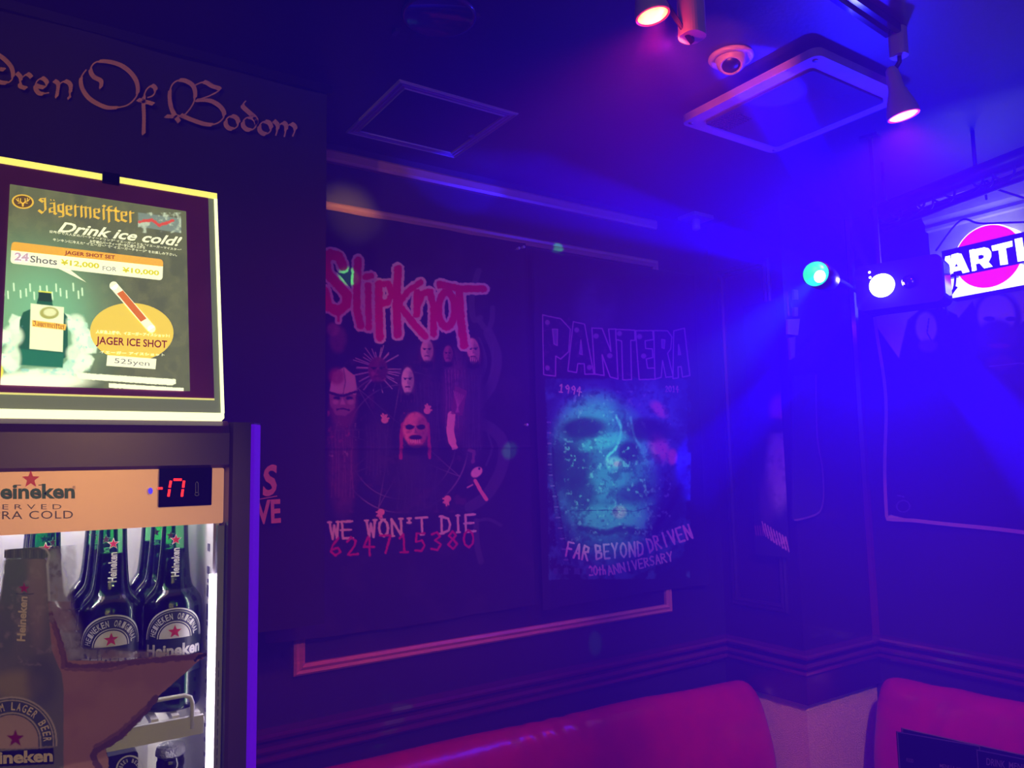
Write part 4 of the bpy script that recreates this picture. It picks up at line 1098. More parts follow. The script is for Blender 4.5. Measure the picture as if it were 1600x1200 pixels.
lbox(mb, 0, LW, LH-.0075, LH, -.012, 0); lbox(mb, 0, e, 0, LH-.0075, -.012, 0); mb.build('edge_frame', m_yel, lb)
mb = MB(); lbox(mb, e, LW-.0005, 0, .0058, -.012, 0.0002); lbox(mb, LW-e, LW, .0058, LH-.0075, -.012, 0.0002); mb.build('bright_edge', m_yelw, lb)
mb = MB(); lbox(mb, e, LW-e, .0058, .021, -.012, -.001); lbox(mb, LW-.010, LW-e, .021, LH-.0075, -.012, -.001); mb.build('inner_rim', m_rim, lb)
mb = MB(); lbox(mb, e, LW-.010, .021, LH-.0075, -.0118, -.0008); mb.build('border', m_bord, lb)
mb = MB(); lbox(mb, e, LW-.010, .0205, .0222, -.0008, -.0002); mb.build('lower_bead', emit('edge_bead', (236, 228, 150), .9), lb)
LPn = Plane(lp(0, 0, 0), LN)
q = LPn.at(173, 279)
uc = (q-lp(0, 0)) @ LX
mb = MB(); lbox(mb, uc-.0085, uc+.0085, LH-.011, LH+.0012, -.016, .0035); mb.build('clip', m_black, lb)
# poster
def lc_(p): return (p[0]/2.609, 220+p[1]/2.609)
PA = [LPn.at(*lc_(p)) for p in ((42,175), (760,290), (773,1025), (0,990))]
pu = [((p-lp(0, 0)) @ LX, (p-lp(0, 0)) @ LU) for p in PA]
u0 = .5*(pu[0][0]+pu[3][0]); u1 = .5*(pu[1][0]+pu[2][0]); v0 = .5*(pu[2][1]+pu[3][1]); v1 = .5*(pu[0][1]+pu[1][1])
P, A, B, nu, nv = cloth_grid(lp(u0, v1, .0002), LX, -LU, u1-u0, v1-v0, 0.00055)
pt = Paint(P, (98, 100, 76))
pt.dapple((112, 112, 86), .08, .5, .5, seed=71); pt.dapple((80, 84, 66), .04, .55, .5, seed=72)
pt.blob(30, 500, 120, 110, (128, 176, 150), soft=1.3, op=.75); pt.blob(70, 500, 60, 70, (120, 190, 165), soft=1.2, op=.5)
for k in range(16):
    x = 6+k*8.2+2*math.sin(k*5); y = 455+7*math.sin(k*2.3); pt.stroke([(x, y-5), (x+.6, y+6)], 2.1, (226, 255, 244), soft=1.2, op=.9)
ICE = (196, 236, 236); ICW = (238, 255, 255)
for k in range(34):
    a = rng.rand()*6.28; r_ = 1+.25*rng.rand()
    cx = 70+62*r_*math.cos(a); cy = 540+38*r_*math.sin(a)
    if cy < 498 and cx < 110: continue
    pg = [(cx+(8+9*rng.rand())*math.cos(t), cy+(7+7*rng.rand())*math.sin(t)) for t in np.linspace(0, 5.4, 6)]
    pt.poly(pg, ICE if k % 2 else ICW, soft=2.5, op=.75)
BTL = [(58,470),(62,458),(66,455),(78,456),(81,470),(83,478),(98,486),(106,496),(106,556),(100,560),(32,556),(28,548),(31,500),(36,488),(56,479)]
pt.poly(BTL, (40, 92, 70), soft=1.2)
pt.poly([(60,456),(80,458),(82,472),(60,470)], (40, 66, 40)); pt.stroke([(61,455),(80,457)], 2.2, (220, 220, 90))
pt.poly([(30,545),(100,552),(98,575),(30,570)], (40, 110, 90), soft=2)
pt.poly([(48,474),(100,480),(98,550),(46,545)], (232, 240, 226), soft=1.2); pt.blob(77, 489, 15, 9.5, (170, 166, 90), soft=.25); pt.blob(78, 488, 10, 6, (224, 224, 196), soft=.4)
pt.poly([(50,500),(104,507),(102,516),(50,510)], (250, 190, 70))
for cx, cy, rx, ry in ((118, 503, 14, 12), (124, 528, 12, 16), (118, 552, 14, 14), (20, 525, 16, 16), (18, 560, 14, 22), (70, 590, 60, 14), (130, 570, 12, 10)):
    pt.blob(cx, cy, rx, ry, ICW, soft=.6, op=.8, tex=.25, seed=int(cy)); pt.dapple((130, 200, 226), .14, .6, .6, (cx-rx, cy-ry, cx+rx, cy+ry), int(cx))
pt.blob(40, 597, 90, 12, (255, 255, 255), soft=.8); pt.blob(-5, 580, 10, 14, (246, 230, 80), soft=.4)
pt.poly([lc_(p) for p in ((310,945),(715,972),(718,990),(700,997),(320,970))], (255, 255, 250), rag=.8, ragsc=.6); pt.poly([lc_(p) for p in ((444,988),(748,1008),(748,1024),(444,1006))], (255, 255, 250), rag=.8, ragsc=.6)
pt.poly([lc_(p) for p in ((563,292),(740,317),(738,376),(565,350))], (120, 132, 140)); pt.dapple((190, 200, 206), .12, .55, .8, (216, 332, 283, 364), 75)
pt.stroke([lc_(p) for p in ((570,330),(620,322),(650,345),(705,325))], 4.5, (210, 70, 50), rag=1.6, op=.9)
m_post = vcol('backlit_poster', .3, em=1.3, bump=0)
po = grid_obj('poster', P, nu, nv, m_post, pt, lb)
E_w = emit('poster_white', (255, 255, 248), 1.1); E_o = emit('poster_amber', (250, 186, 70), .95); E_gold = emit('poster_gold', (240, 190, 70), 1.0); E_yel = emit('poster_yellow', (248, 214, 92), .95)
E_br = emit('poster_brown', (130, 44, 20), .9); E_pk = emit('poster_lilac', (214, 180, 226), .95); E_gy = emit('poster_grey', (132, 130, 144), .8); E_lime = emit('poster_lime', (226, 214, 60), .95); E_or = emit('poster_orange', (226, 120, 46), .95)
def pp(pts, m, name, off): mb = MB(); LPn.poly(mb, [lc_(p) for p in pts], off); return mb.build(name, m, po)
# banner (rounded) with speech tail
def rrect(a, b, c, d, r=.06):
    a, b, c, d = [np.array(p, float) for p in (a, b, c, d)]; o = []
    for p, q0, q1 in ((a, d, b), (b, a, c), (c, b, d), (d, c, a)):
        l = 16
        p0 = p+(q0-p)/np.linalg.norm(q0-p)*l; p1 = p+(q1-p)/np.linalg.norm(q1-p)*l
        for t in (0, .25, .5, .75, 1): o.append(tuple((1-t)**2*p0+2*t*(1-t)*p+t*t*p1))
    return o
mb = MB(); LPn.poly(mb, [lc_(p) for p in rrect((48,412),(665,485),(662,570),(42,500))], .0006); LPn.poly(mb, [lc_(p) for p in ((225,515),(280,522),(352,578))], .0005); mb.build('price_banner', E_w, po)
mb = MB(); rr = rrect((48,412),(665,485),(662,570),(42,500))
LPn.poly(mb, [lc_(p) for p in rr[:10]+[(664,514),(44,448)]], .0008); mb.build('banner_stripe', E_o, po)
mb = MB(); LPn.disc(mb, lc_((537, 780)), 170/2.609, 118/2.609, .0006, 48, .04); mb.build('oval_badge', E_yel, po)
mb = MB(); LPn.disc(mb, lc_((93, 249)), 17.3, 11.2, .0006, 32, .1); mb.build('emblem', E_gold, po)
mb = MB(); LPn.disc(mb, lc_((93, 249)), 14.5, 9.2, .0007, 32, .1)
mb.build('emblem_field', emit('poster_dark', (110, 84, 30), .8), po)
mb = MB()
for s_ in (-1, 1):
    for q in ([(2,6),(8,-2),(20,-4),(28,-14)], [(10,-2),(9,-16)], [(18,-4),(19,-18)], [(6,2),(20,4)]): LPn.line(mb, [lc_((93+s_*a, 252+b)) for a, b in q], .0008, .0009)
LPn.poly(mb, [lc_(p) for p in ((88,254),(98,254),(96,270),(90,270))], .0009); mb.build('stag_head', E_gold, po)
# blackletter name drawn with a broad nib
BL = {'J': [[(.1,-.25),(.55,-.32),(.55,.75),(.3,1.05),(0,.85)], [(.05,-.15),(.35,.0)]], 'a': [[(.1,.1),(.5,0),(.5,.95),(.65,1)], [(.5,.4),(.1,.55),(.1,.9),(.5,.8)]], 'g': [[(.5,.05),(.1,.15),(.1,.7),(.5,.75)], [(.5,0),(.5,1.15),(.1,1.25)]],
      'e': [[(.5,.4),(.5,.1),(.1,.15),(.1,.85),(.5,.95)], [(.15,.5),(.5,.38)]], 'r': [[(.15,0),(.15,1)], [(.15,.15),(.5,.08)]], 'm': [[(.08,0),(.08,1)], [(.08,.12),(.45,.05),(.45,1)], [(.45,.12),(.85,.05),(.85,1)]],
      'i': [[(.2,0),(.2,1)], [(.15,-.25),(.3,-.2)]], 'f': [[(.5,-.3),(.2,-.2),(.2,1.2)], [(0,.1),(.5,.1)]], 't': [[(.2,-.2),(.2,.9),(.5,1)], [(0,.1),(.5,.1)]]}
def blackletter(mb, pl_, bl, br, tl, w=3.2, off=.0009):
    wid = {'J': .85, 'a': .75, 'g': .7, 'e': .7, 'r': .6, 'm': 1.1, 'i': .45, 'f': .6, 't': .6}
    txt = 'Jagermeifter'; tot = sum(wid[c] for c in txt); bl, br, tl = [np.array(p, float) for p in (bl, br, tl)]
    x = 0
    U = (br-bl)/tot; T = (bl-tl)
    for k, ch in enumerate(txt):
        for stx in BL[ch]:
            pl_.nib(mb, [tuple(tl+U*(x+a)+T*b) for a, b in stx], w, 38, off, .34)
        if k == 1:
            for a in (.15, .42): pl_.nib(mb, [tuple(tl+U*(x+a)+T*-.3), tuple(tl+U*(x+a+.08)+T*-.2)], w*.7, 38, off, .5)
        x += wid[ch]
mb = MB(); blackletter(mb, LPn, lc_((158,292)), lc_((552,336)), lc_((158,248)), 4.0); mb.build('brand_lettering', E_gold, po)
mb = MB(); blackletter(mb, LPn, (52, 509), (102, 515), (52, 503), 1.1); mb.build('bottle_lettering', E_br, po); mb = MB(); LPn.text(mb, 'JAGER SHOT SET', lc_((263,469)), lc_((468,489)), lc_((264,449)), .0011, .02)
mb.build('banner_lettering', E_br, po); mb = MB(); LPn.text(mb, 'JAGER ICE SHOT', lc_((390,840)), lc_((680,856)), lc_((392,798)), .0011, .02); mb.build('badge_lettering', E_br, po)
mb = MB()
LPn.text(mb, 'Drink ice cold!', lc_((235,372)), lc_((738,433)), lc_((242,330)), .0009, .022, .35)
JL = [('世界中で大人気のパーティードリンク" イエーガー" とも "イエーガーマイスター"', (200,377), (738,452), (201,366)), ('お客様のパーティーが一気に盛り上がる', (365,418), (590,443), (366,405)), ('キンキンに冷えた" イエーガー" で" イエーガーチャージ" をお楽しみ下さい。', (215,410), (720,473), (216,398)),
      ('人気急上昇中、イエーガーアイスショット!', (390,786), (690,803), (391,772)), ('イエーガー アイスショット', (405,868), (670,880), (406,856))]
mb.build('slogan_lettering', E_w, po); mb = MB()
for t, a, b, c in JL: mb = MB(); LPn.text(mb, t, lc_(a), lc_(b), lc_(c), .0011, .012); mb.build('small_print', E_w, po)
mb = MB()
LPn.poly(mb, [lc_(p) for p in ((437,875),(637,890),(633,932),(433,918))], .0009)
mb.build('price_box', E_w, po)
mb = MB(); LPn.text(mb, '24', lc_((57,490)), lc_((116,494)), lc_((60,456)), .0011, .04); mb.build('lilac_figures', E_pk, po)
mb = MB(); LPn.text(mb, 'Shots', lc_((122,497)), lc_((232,509)), lc_((124,469)), .0011, .02); mb.build('shots_lettering', E_gy, po); mb = MB(); LPn.text(mb, 'FOR', lc_((418,530)), lc_((474,535)), lc_((418,512)), .0011, 0)
mb.build('for_lettering', E_gy, po); mb = MB(); LPn.text(mb, '525yen', lc_((465,914)), lc_((608,926)), lc_((467,887)), .0012, .0); mb.build('price_lettering', E_gy, po)
mb = MB(); LPn.text(mb, '¥12,000', lc_((246,511)), lc_((404,527)), lc_((247,484)), .0011, .035); LPn.text(mb, '¥10,000', lc_((497,541)), lc_((648,555)), lc_((498,516)), .0011, .035); mb.build('price_figures', E_lime, po)
# test tube on the badge
def bar(a, b, w, m, name, off):
    mb = MB(); LPn.line(mb, [lc_(a), lc_(b)], w, off); LPn.disc(mb, lc_(a), 6.6, 6.6, off, 16); LPn.disc(mb, lc_(b), 6, 6, off, 16); return mb.build(name, m, po)
bar((463,592), (617,768), .0088, E_w, 'test_tube', .0010)
mb = MB(); LPn.line(mb, [lc_((488,618)), lc_((585,733))], .0072, .0012); mb.build('tube_drink', E_or, po)

# ================================================================== CEILING FITTINGS
Z = CEIL
h = [onZ(*p, Z) for p in ((625, 123), (812, 178), (708, 245), (540, 205))]
hx0 = (h[0][0]+h[3][0])/2; hx1 = (h[1][0]+h[2][0])/2; hy0 = (h[0][1]+h[1][1])/2; hy1 = (h[2][1]+h[3][1])/2
ch = thing('ceiling_hatch', 'square access hatch with thin pale metal edging in the dark ceiling', 'hatch', ((hx0+hx1)/2, (hy0+hy1)/2, Z))
mb = MB(); pr = [(0, 0), (0, .003), (.004, .006), (.008, .003), (.013, .003), (.016, .005), (.019, .003), (.026, .003), (.029, .006), (.032, 0)]
mb.sweep(pr, [((x, y, Z), (sx, sy, 0), (0, 0, -1)) for x, y, sx, sy in ((hx0, hy0, 1, 1), (hx1, hy0, -1, 1), (hx1, hy1, -1, -1), (hx0, hy1, 1, -1))], closed=True)
mb.build('hatch_frame', m_hatchw, ch)
MB().box((hx0+.033, hy0+.033, Z-.003), (hx1-.033, hy1-.033, Z-.0002)).build('hatch_panel', m_ceil, ch)
p = onZ(745, 212, Z); mb = MB(); mb.rbox((hx1-.05, p[1]-.012, Z-.008), (hx1-.036, p[1]+.004, Z-.003), .002, 2); mb.build('hatch_latch', m_metal, ch)

# round air nozzle
vc = onZ(1142, 88, Z)
vt = thing('ceiling_air_nozzle', 'round white eyeball air nozzle in the ceiling beside the square unit', 'vent', vc)
MB().lathe([(.038, 0), (.052, 0), (.053, -.004), (.050, -.009), (.042, -.011), (.037, -.006)][::-1], 40, vc).build('flange', m_white, vt)
tt = Vector((-.35, -.25, -1)).normalized(); rot = Vector((0, 0, -1)).rotation_difference(tt).to_matrix()
M_ = lambda q: np.array(rot @ Vector((q[0], q[1], q[2]))) + vc
MB().lathe([(.020, -.030), (.0235, -.034), (.0262, -.034), (.034, -.022), (.037, -.008), (.036, .004), (.030, .012)], 32, M=M_).build('eyeball', m_white, vt)
MB().lathe([(.001, -.0315), (.0225, -.0315), (.0225, -.0312), (.001, -.0305)], 24, M=M_).build('throat', m_black, vt)

# square ventilation unit
a = [onZ(*p, Z-.035) for p in ((1070, 194), (1275, 81), (1418, 150), (1210, 243))]
ax0 = min((a[1][0]+a[0][0])/2, 9); ax1 = (a[2][0]+a[3][0])/2; ay0 = (a[1][1]+a[2][1])/2; ay1 = (a[0][1]+a[3][1])/2
au = thing('ceiling_vent_unit', 'square pale ventilation panel with rounded corners hung on the ceiling', 'vent', ((ax0+ax1)/2, (ay0+ay1)/2, Z))
mb = MB(); mb.rbox((ax0, ay0, Z-.035), (ax1, ay1, Z-.014), .022, 2, 6); mb.build('cover', m_white, au)
MB().rbox((ax0+.05, ay0+.05, Z-.014), (ax1-.05, ay1-.05, Z), .01, 2).build('mounting_neck', m_black, au)
mb = MB(); mb.rbox((ax0+.045, ay0+.045, Z-.041), (ax1-.045, ay1-.045, Z-.035), .012, 2, 5); gp = mb.build('grille_panel', mat('vent_panel_grey', (62, 56, 66), .25), au)
mb = MB()
for i in range(9):
    for j in range(10):
        x = ax0+.055+i*.009; y = ay1-.055-j*.009; mb.box((x, y, Z-.0415), (x+.005, y+.005, Z-.0408))
mb.build('perforation', m_black, gp)
mb = MB()
for (x, y) in ((ax0+.02, ay1-.02), (ax1-.02, ay1-.02), (ax1-.02, ay0+.02), (ax0+.02, ay0+.02)): mb.lathe([(.006, -.0375), (.0065, -.036), (.0065, -.034)], 12, (x, y, Z))
mb.build('screw', m_metal, au)

# red spotlights
m_redl = bpy.data.materials.new('red_lamp_lens'); m_redl.use_nodes = True
nt = m_redl.node_tree; b_ = nt.nodes['Principled BSDF']
lw = nt.nodes.new('ShaderNodeTexNoise'); lw.inputs['Scale'].default_value = 60
rp = nt.nodes.new('ShaderNodeValToRGB'); rp.color_ramp.elements[0].color = L4((255, 205, 130)); rp.color_ramp.elements[1].color = L4((255, 255, 205)); rp.color_ramp.elements[0].position = .35; rp.color_ramp.elements[1].position = .65
tc = nt.nodes.new('ShaderNodeTexCoord'); nt.links.new(tc.outputs['Object'], lw.inputs['Vector']); nt.links.new(lw.outputs['Fac'], rp.inputs[0]); nt.links.new(rp.outputs[0], b_.inputs['Emission Color']); b_.inputs['Emission Strength'].default_value = 1.3
m_redrim = emit('red_lamp_rim', (255, 10, 50), 1.3)
m_lampw = mat('lamp_white_enamel', (190, 170, 180), .35)
def spotlight(c, d, r, label, adapter, ht, aw):
    t = thing('ceiling_spotlight', label, 'spotlight', (adapter[0], adapter[1], Z), 'red ceiling spotlights')
    d = Vector(d).normalized(); R_ = Vector((0, 0, -1)).rotation_difference(d).to_matrix(); c = np.asarray(c)
    M_ = lambda q: np.array(R_ @ Vector(q)) + c
    MB().lathe([(r*.30, .115), (r*.42, .11), (r*.5, .09), (r*.55, .065), (r*.95, .030), (r*1.12, .010), (r*1.14, 0), (r*1.08, -.002), (r*1.06, .004)], 32, M=M_).build('lamp_housing', m_lampw, t)
    MB().lathe([(r*1.06, .001), (r*1.0, -.001), (r*.98, .003)], 32, M=M_).build('lens_rim', m_redrim, t)
    MB().lathe([(.001, -.004), (r*.5, -.0035), (r*.85, -.0018), (r*.99, .001), (r*.98, .004), (.001, .005)], 32, M=M_).build('lens', m_redl, t)
    ax, ay = adapter
    mb = MB(); mb.rbox((ax-aw, ay-aw, Z-ht), (ax+aw, ay+aw, Z), aw*.8, 2, 6); mb.build('adapter_box', m_lampw, t)
    top = np.array(R_ @ Vector((0, 0, .10))) + c
    mb = MB(); mb.tube([(ax, ay, Z-ht+.004), (ax, ay, Z-ht-.012), tuple(top)], .005, 8); mb.build('swivel_arm', m_black, t)
    return t
s1a = atD(1078, 40, 1.46)
spotlight(SP1, (.15, -.10, -1), .0285, 'red spotlight at the top of the picture, aimed away from its thick white adapter', (s1a[0]+.005, s1a[1]), Z-atD(1078, 58, 1.46)[2], .024)
p = onZ(1404, 92, 2.40)
s2a = atD(1404, 75, 1.72)
spotlight(SP2, (.15, -.1, -1), .030, 'red spotlight on the right, hanging beside the square ventilation panel', (s2a[0], s2a[1]), min(Z-s2a[2]+.02, .12), .018)
# lighting track
ta = onZ(1310, -10, Z-.012); tb = (s2a[0], s2a[1])
tr = MB(); dx = np.array([tb[0]-ta[0], tb[1]-ta[1], 0]); dl = np.linalg.norm(dx); dx /= dl; sd = np.array([-dx[1], dx[0], 0])
o_ = np.array([ta[0], ta[1], Z])-dx*.5
tr.sweep([(-.017, 0), (-.017, .02), (-.006, .02), (-.006, .008), (.006, .008), (.006, .02), (.017, .02), (.017, 0)], [(o_, sd, (0, 0, -1)), (np.array([tb[0], tb[1], Z])+dx*-.02, sd, (0, 0, -1))])
tag(tr.build('lighting_track', m_blackg, None, (o_[0], o_[1], Z)), 'black lighting track along the ceiling at the top right', 'track')
# ring of a dark round ceiling speaker
rc_ = onZ(686, 22, Z)
rs = thing('ceiling_speaker', 'dark round ceiling speaker above the square hatch at the top edge', 'speaker', rc_)
MB().lathe([(.075, 0), (.079, 0), (.080, -.004), (.078, -.008), (.073, -.009), (.069, -.005)][::-1], 48, rc_).build('rim', mat('dark_gloss_rim', (60, 54, 66), .12), rs)
MB().lathe([(.001, -.002), (.07, -.0035), (.07, -.001), (.001, -.0008)], 40, rc_).build('grille', m_black, rs)
mb = MB()
for q in ((618, 47), (744, 24)):
    p = onZ(*q, Z); mb.box((p[0]-.005, p[1]-.01, Z-.008), (p[0]+.005, p[1]+.01, Z-.0001))
mb.build('clip', mat('dark_clip', (60, 54, 66), .4), rs)
# small square plate with a stub lamp near the pier
pc = onZ(1087, 342, Z-.01)
sp_ = thing('ceiling_plate', 'small square plate with a stub lamp on the ceiling near the corner', 'ceiling lamp', (pc[0], pc[1], Z))
MB().rbox((pc[0]-.055, pc[1]-.045, Z-.014), (pc[0]+.055, pc[1]+.045, Z), .004, 2).build('plate', m_white, sp_)
MB().lathe([(.012, -.055), (.016, -.05), (.016, -.014)], 16, (pc[0], pc[1], Z)).build('stub_lamp', m_lampw, sp_)
# rack pipe with cables, hung on a rod
PX = 2.36
pa, pb = onX(1365, 335, PX), onX(1640, 228, PX)
rk = thing('cable_rack', 'dark hanging rack pipe wound with cables under the ceiling at the right', 'rack', (PX, (pa[1]+pb[1])/2, Z))
MB().tube([pa, pb], .026, 12).build('pipe', m_black, rk)
MB().tube([pa+np.array([.05, 0, -.035]), pb+np.array([.05, 0, -.035])], .016, 10).build('pipe', m_black, rk)
pr_ = onX(1524, 262, PX)
MB().tube([(PX, pr_[1], pr_[2]), (PX, pr_[1], Z)], .006, 8).build('hanger_rod', m_black, rk)
pr2 = pa+(pb-pa)*.08
MB().tube([pr2, (PX, pr2[1], Z)], .006, 8).build('hanger_rod', m_black, rk)
m_cable = mat('black_cable', (10, 10, 12), .4)
for k in range(7):
    t0 = .12+k*.11; c = pa+(pb-pa)*t0; L_ = .03+.015*math.sin(k*2)
    pts = [c + (pb-pa)/np.linalg.norm(pb-pa)*(L_*1.3*math.sin(a_)) + np.array([.012*math.cos(2*a_), 0, -.022+.024*math.cos(a_)]) for a_ in np.linspace(0, 6.28, 16)]
    MB().tube(pts, .0035, 6).build('cable_coil', m_cable, rk)
for i, (q, lab) in enumerate(((((1462, 392), (1500, 345), (1530, 349), (1570, 348), (1640, 346)), 'black cable swagged along the pale wall above the red disc sign'), (((1536, 275), (1552, 292), (1580, 303), (1640, 322)), 'black cable drooping from the rack pipe in front of the wall moulding'))):
    pts = smooth_path([onX(x, y, WX-.10 if i == 0 else WX-.3) for x, y in q], 6)
    if i == 1: pts[0] = pa+(pb-pa)*.6+np.array([.08, 0, -.055])
    o = MB().tube(pts, .0035, 6).build('cable', m_cable, None, pts[0]); tag(o, lab, 'cable')

# ================================================================== PARTY LIGHT
fn = np.array([-.96, -.28, 0.0]); fn /= np.linalg.norm(fn); frt = np.array([-fn[1], fn[0], 0.0])*1.0
frt = np.array([.28, -.96, 0.0])/np.linalg.norm([.28, -.96])
BPL = Plane(DJ, fn)
bl_, br_ = BPL.at(1388, 440), BPL.at(1474, 440)
zt, zb = BPL.at(1440, 400)[2], BPL.at(1440, 474)[2]
pl0 = (BPL.at(1336, 440)-DJ) @ frt; pl1 = (br_-DJ) @ frt
dj = thing('party_light', 'black party light box with a glaring white-blue lens hanging in front of the sign', 'stage light', DJ+np.array([0, 0, 0]))
Mb = lambda q: DJ + frt*q[0] - fn*q[1] + np.array([0, 0, q[2]])
mb = MB(); mb.rbox((pl0, 0, zb-DJ[2]), (pl1, .11, zt-DJ[2]), .02, 1, 5, M=Mb); mb.build('housing', mat('matt_black_case', (5, 5, 7), .6, spec=.15), dj)
mb = MB(); mb.box((pl1+.0002, .012, zb-DJ[2]+.022), (pl1+.0015, .098, zt-DJ[2]-.022), M=Mb); mb.build('glossy_side_panel', m_blackg, dj)
def dome(px, py, r, m, name, dep=.5, pl_=BPL, par=dj, nrm=None):
    c = pl_.at(px, py); n_ = pl_.n if nrm is None else nrm
    R_ = Vector((0, 0, 1)).rotation_difference(Vector(n_)).to_matrix()
    return MB().lathe([(r, -.004), (r, 0), (r*.96, r*dep*.35), (r*.8, r*dep*.7), (r*.5, r*dep*.93), (.001, r*dep)], 28, M=lambda q: np.array(R_ @ Vector(q))+c).build(name, m, par)
dome(1378, 446, .034, emit('blue_white_led', (214, 226, 255), 9), 'lit_lens')
dome(1420, 440, .020, thin_glass('clear_lens', (.5, .5, .6), .3), 'dark_lens')
for q in ((1358.5, 425.5), (1359.5, 433.5)): dome(*q, .0035, emit('tiny_led', (240, 245, 255), 3), 'indicator_lamp')
mb = MB(); c = (zt-DJ[2]); mb.box((pl0+.05, .05, c), (pl0+.06, .06, Z-DJ[2]), M=Mb); mb.box((pl0+.03, .03, Z-DJ[2]-.008), (pl0+.08, .08, Z-DJ[2]), M=Mb); mb.build('bracket', m_black, dj)
# green lamp beside it
GPL = Plane(GREEN_LENS, fn)
gl = thing('stage_lamp', 'dark stage lamp with a domed green lens left of the white glare', 'stage light', GREEN_LENS)
R_ = Vector((0, 0, 1)).rotation_difference(Vector(fn)).to_matrix(); Mg = lambda q: np.array(R_ @ Vector(q))+GREEN_LENS
MB().lathe([(.019, -.10), (.030, -.09), (.0335, -.05), (.0345, -.002), (.032, .0)], 28, M=Mg).build('lamp_can', m_black, gl)
MB().lathe([(.031, -.003), (.031, .002), (.029, .009), (.023, .017), (.012, .021), (.001, .022)], 28, M=Mg).build('lens', None or (lambda: m_gl)() if False else emit('green_lens', (30, 226, 200), 1.3), gl)
mb = MB(); pc = GREEN_LENS-fn*.02+np.array([0, 0, 0]); 
gd = Plane(GREEN_LENS+fn*.0225, fn); mm = MB(); gd.disc(mm, (1281, 432), 9, 10, .0002, 20, .5); mm.build('lens_glare', emit('pale_green_led', (236, 255, 250), 2.2), gl)
gt = GREEN_LENS-fn*.09; ge = DJ + frt*(pl0-.008) - fn*.05
MB().tube(smooth_path([gt, gt*.6+ge*.4+np.array([0, 0, .012]), ge], 5), .006, 8).build('clamp_arm', mat('matt_black_arm', (4, 4, 5), .8, spec=.05), gl)

# ================================================================== RIGHT WALL: SIGN, FLAG
SX = WX-.075
SG = Plane((SX, 0, 0), (-1, 0, 0))
def sg(p): return (1440+p[0]/7.056, 330+p[1]/7.056)
sY1 = SG.at(*sg((230, 600)))[1]; sz_t = SG.at(*sg((700, 345)))[2]; sz_b = SG.at(*sg((700, 668)))[2]
sY1 = SG.at(1478, 420)[1]; sY0 = SG.at(1668, 400)[1]
sn = thing('bar_sign', 'glowing bar sign with a red disc and white letters on a dark blue band', 'sign', (SX, (sY0+sY1)/2, (sz_t+sz_b)/2))
zl = SG.at(*sg((560, 930)))[2]
zc_ = SG.at(*sg((745, 505)))
Rr = abs(SG.at(*sg((745, 150)))[2]-SG.at(*sg((745, 860)))[2])/2
dz = (SG.at(*sg((745, 150)))[2]+SG.at(*sg((745, 860)))[2])/2; dyc = zc_[1]
MB().box((SX+.001, sY0, zl), (WX-.002, sY1, sz_b+.002)).build('light_case', m_black, sn)
mb = MB().box((SX+.0005, sY0+.004, zl+.004), (SX+.004, sY1-.004, sz_b-.001)); mb.build('lower_panel', emit('sign_white', (246, 246, 255), 1.4), sn)
# disc: thick lit red disc standing behind the band
def xdisc(r, x0, x1, seg=64): 
    mb = MB(); P = []
    for x in (x0, x1):
        for k in range(seg): t = 2*math.pi*k/seg; P.append((x, dyc+r*math.cos(t), dz+r*math.sin(t)))
    mb.add(P, [tuple(range(seg)), tuple(range(2*seg-1, seg-1, -1))] + [(k, seg+k, seg+(k+1) % seg, (k+1) % seg) for k in range(seg)])
    return mb
xdisc(Rr, SX-.010, WX-.02).build('disc_rim', emit('sign_white_rim', (246, 240, 255), 1.5), sn)
xdisc(Rr*.965, SX-.012, SX-.009).build('red_disc', emit('sign_red', (250, 20, 90), 1.0), sn)
MB().box((SX-.020, sY0, sz_b), (SX-.002, sY1, sz_t)).build('name_band', emit('sign_band_blue', (14, 4, 110), .5), sn)
SB = Plane((SX-.0203, 0, 0), (-1, 0, 0))
E_sw = emit('sign_letter_white', (252, 255, 246), 1.8)
mb = MB()
# letters as solid block shapes
def lt(pts, off=.0006):
    SB.poly(mb, [sg(p) for p in pts], off)
lt([(150,510),(230,490),(262,600),(300,478),(395,455),(400,470),(455,700),(350,720),(340,640),(300,735),(250,745),(225,660),(215,750),(130,770)]) if False else None
lt([(395,462),(440,470),(530,668),(455,686),(437,650),(350,668),(350,685),(300,694),(330,480)])
lt([(528,432),(580,416),(590,640),(592,655),(560,662),(545,560)])
lt([(528,432),(690,398),(740,410),(768,450),(770,500),(740,560),(785,610),(690,632),(640,575),(600,583),(608,652),(558,662)])
lt([(770,382),(1000,325),(1004,388),(930,408),(955,585),(868,596),(848,430),(780,440)])
lt([(1025,308),(1110,290),(1145,545),(1060,558)])
lt([(1180,275),(1260,255),(1330,400),(1330,240),(1400,222),(1420,490),(1350,505),(1268,370),(1280,520),(1210,535)])
lt([(1455,210),(1535,192),(1560,460),(1480,478)])
lt([(150,530),(215,512),(245,610),(262,500),(318,488),(325,700),(275,712),(270,610),(258,690),(225,698),(195,620),(205,730),(150,742)])
mb.build('lettering', E_sw, sn)
m_ctr = emit('sign_counter_blue', (14, 4, 110), .5)
mb = MB(); SB.poly(mb, [sg(p) for p in ((625,490),(660,480),(688,490),(685,515),(660,528),(630,532))], .0009); SB.poly(mb, [sg(p) for p in ((385,575),(402,608),(366,614))], .0009); mb.build('letter_counter', m_ctr, sn)

